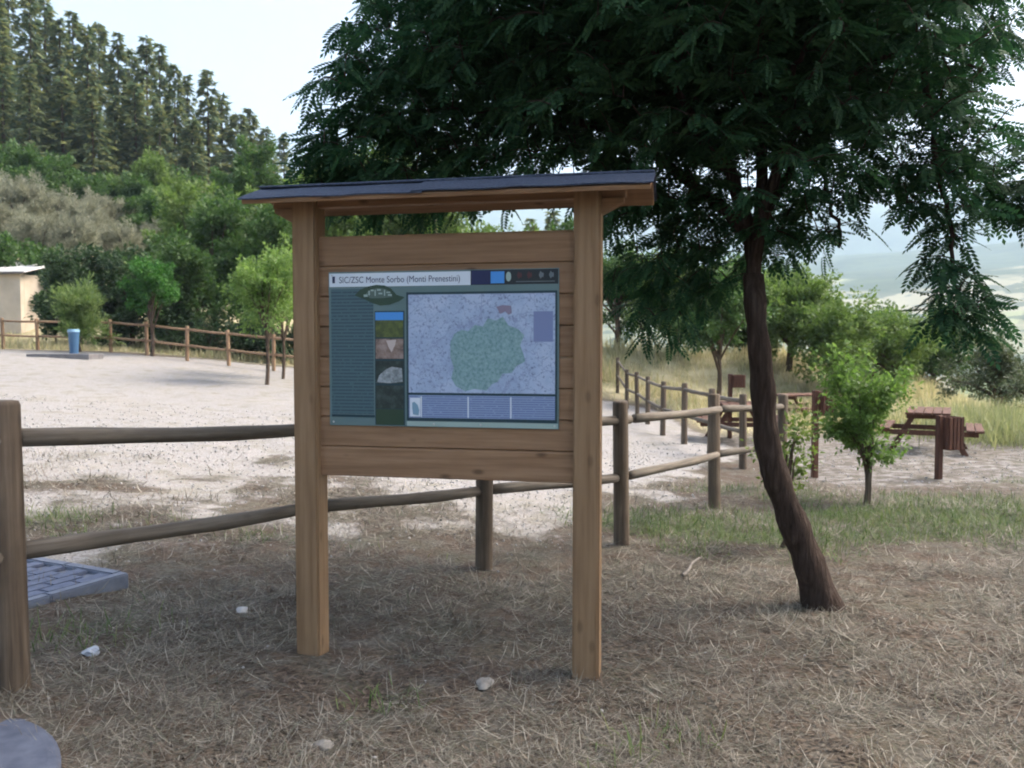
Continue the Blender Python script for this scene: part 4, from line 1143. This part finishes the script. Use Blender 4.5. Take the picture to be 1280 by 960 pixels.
# conifers
def conifer(h, r, seed, label, group):
    g = np.random.default_rng(seed)
    root = empty('conifer_tree', (0, 0, 0), 0, label, 'conifer', group)
    t = np.linspace(0, 1, 10)[:, None]
    mobj('trunk', tubes_mesh('trunk', [(np.array([0, 0, -1.0]) + np.array([0, 0, h + .7]) * t, np.linspace(.24, .03, 10))], M['bark_far'], 8), None, root)
    Ps, Ds, Us, Ss = [], [], [], []
    z = .07 * h
    while z < h:
        f = 1 - z / h
        rad_ = r * (f ** .8) * g.uniform(.6, 1.15) + .12
        nb = g.integers(6, 9)
        for b in range(nb):
            a = g.uniform(0, 6.283); L = rad_ * g.uniform(.6, 1.12)
            m_ = int(4 + L * 7)
            u = np.sqrt(g.random(m_)) 
            px_, py_ = np.cos(a) * L * u, np.sin(a) * L * u
            pz = z + .14 * L * u - .38 * L * u * u + g.normal(0, .06, m_)
            side = g.normal(0, .13 + .10 * L, m_) * (1.1 - u * .7)
            Ps.append(np.c_[px_ - np.sin(a) * side, py_ + np.cos(a) * side, pz])
            Ds.append(np.c_[np.cos(a) + g.normal(0, .45, m_), np.sin(a) + g.normal(0, .45, m_), g.normal(-.25, .3, m_)])
            Us.append(g.normal(0, .35, (m_, 3)) + [0, 0, 1]); Ss.append(g.uniform(.45, .85, m_))
        z += g.uniform(.32, .5)
    p, d, u, s = map(np.concatenate, (Ps, Ds, Us, Ss))
    tv = np.array([(0, 0, 0), (.35, -.22, -.03), (1, 0, -.10), (.35, .22, -.03)])
    mobj('crown', scatter_mesh('crown', tv, LEAF_F, p, frames(unit(d), unit(u)), s, L_fir), None, root)['kind'] = 'stuff'
    return root
CL, CG = 'tall dark conifer standing in the row on the hillside', 'conifers on the hillside'
protos = [conifer(15, 2.9, 1, CL, CG), conifer(15, 2.5, 2, CL, CG), conifer(15, 3.2, 3, CL, CG)]
used = [False] * 3
row = [(-30, -45, 84), (0, -30, 80), (22, -12, 86), (48, -25, 78), (66, 0, 88), (84, 22, 80), (100, 18, 86), (118, 34, 78), (132, 26, 90), (155, 44, 80), (172, 62, 88), (190, 44, 82), (206, 58, 90), (224, 80, 80), (240, 92, 88), (265, 88, 82), (282, 118, 90),
       (302, 140, 84), (316, 138, 90), (336, 160, 86), (358, 165, 92), (12, 60, 70), (45, 80, 68), (85, 95, 70), (122, 110, 70), (150, 120, 74), (205, 130, 74), (-20, 40, 72), (245, 150, 76), (690, 262, 84), (662, 275, 90), (175, 105, 75)]
for i, (px, py, Z) in enumerate(row):
    top = P(px, py, Z); g0 = on_ground(px, Z); hh = max(5.0, top[2] - g0[2]); s = hh / 15
    w = max(.62, min(1.15, s ** .6)) * rng.uniform(.85, 1.3)
    k = i % 3
    o = protos[k] if not used[k] else copy_tree(protos[k]); used[k] = True
    o.location = tuple(g0); o.rotation_euler = (0, 0, rng.uniform(0, 6)); o.scale = (w, w, s)
    if 690 in (px,) or px == 662: o['label'] = 'distant conifer showing in the gap between board roof and planks'; o['group'] = 'conifers seen through the board gap'
    elif px == 265: o['label'] = 'pointed conifer standing clear against the sky down the hillside row'; del o['group']
    elif px > 265 and Z > 80: o['label'] = 'small conifer at the low end of the hillside row'; o['group'] = 'small conifers ending the row'
    elif Z < 78: o['label'] = 'conifer in the lower row right above the olive trees and bushes'; o['group'] = 'lower row of conifers'
    else: o['label'] = CL; o['group'] = CG

# ------------------------------------------------------------------ house at the left edge
p = on_ground(10, 37.0)
house = empty('farm_house', (p[0], p[1], p[2]), R(-8), 'low farm building with pale roof and cream wall behind the lot fence', 'building')
M['wall'] = plain('cream_render', (.44, .37, .29), (.56, .48, .39), 1.6, .9, .2, .2, 6)
M['roof_pale'] = plain('pale_roof_sheet', (.55, .53, .52), (.70, .68, .67), 2.0, .7, .3)
HW, HD, HH = 5.4, 5.0, 2.55
mobj('wall', box_me('wall', HW, .25, HH + .6, M['wall'], .01, 1, (0, 0, HH / 2 - .3)), None, house, (-1.9, 0, 0))
mobj('wall', box_me('wall', .25, HD, HH + .6, M['wall'], .01, 1, (0, HD / 2 + .127, HH / 2 - .3)), None, house, (-1.9 + HW / 2 - .125, 0, 0))
mobj('wall', box_me('wall', .25, HD, HH + .6, M['wall'], .01, 1, (0, HD / 2 + .127, HH / 2 - .3)), None, house, (-1.9 - HW / 2 + .125, 0, 0))
mobj('wall', box_me('wall', HW, .25, HH + .6, M['wall'], .01, 1, (0, 0, HH / 2 - .3)), None, house, (-1.9, HD + .256, 0))
rf = empty('roof', (0, 0, 0)); rf.parent = house
for s, yc in ((1, 0), (-1, 1)):
    o = mobj('roof_sheet', box_me('roof_sheet', HW + .7, 3.05, .08, M['roof_pale'], .01), None, rf, (-1.9, 1.19 if s > 0 else 4.07, HH + .44), (s * R(14), 0, 0))
mobj('gutter', box_me('gutter', HW + .7, .1, .1, plain('dark_gutter', (.09, .08, .075), (.13, .12, .11), 3), .02), None, rf, (-1.9, -.36, HH + .02))
o = box('window', .8, .06, .7, (-3.0, -.135, 1.5), plain('dark_window_glass', (.03, .035, .04), (.05, .055, .06), 2, .1, .5), house, .005)
for (dx, dz, sx, sz_) in ((0, .38, .92, .06), (0, -.38, .92, .06), (-.43, 0, .06, .82), (.43, 0, .06, .82), (0, 0, .04, .7)):
    b_ = box('window_frame', sx, .05, sz_, (dx, -.03, dz), M['roof_pale'], o, .004)

# ------------------------------------------------------------------ haze over the valley
zmin, zmax = float(gzv.min()) - 1.0, float(gzv.max()) + 12.0
hz_me = box_me('haze', 13200, 13200, zmax - zmin, None, 0, 1, (0, 0, (zmax + zmin) / 2))
hz_me.materials.clear()
hm = bpy.data.materials.new('valley_haze'); hm.use_nodes = True
nt = hm.node_tree; nt.nodes.clear()
out = nt.nodes.new('ShaderNodeOutputMaterial'); pvn = nt.nodes.new('ShaderNodeVolumePrincipled')
pvn.inputs['Color'].default_value = (.64, .82, 1.0, 1); pvn.inputs['Density'].default_value = .00026
nt.links.new(pvn.outputs[0], out.inputs['Volume'])
hz_me.materials.append(hm)
hz = mobj('haze', hz_me); tag(hz, 'pale blue haze filling the valley air', 'haze', kind='stuff')
hz.display_type = 'WIRE'
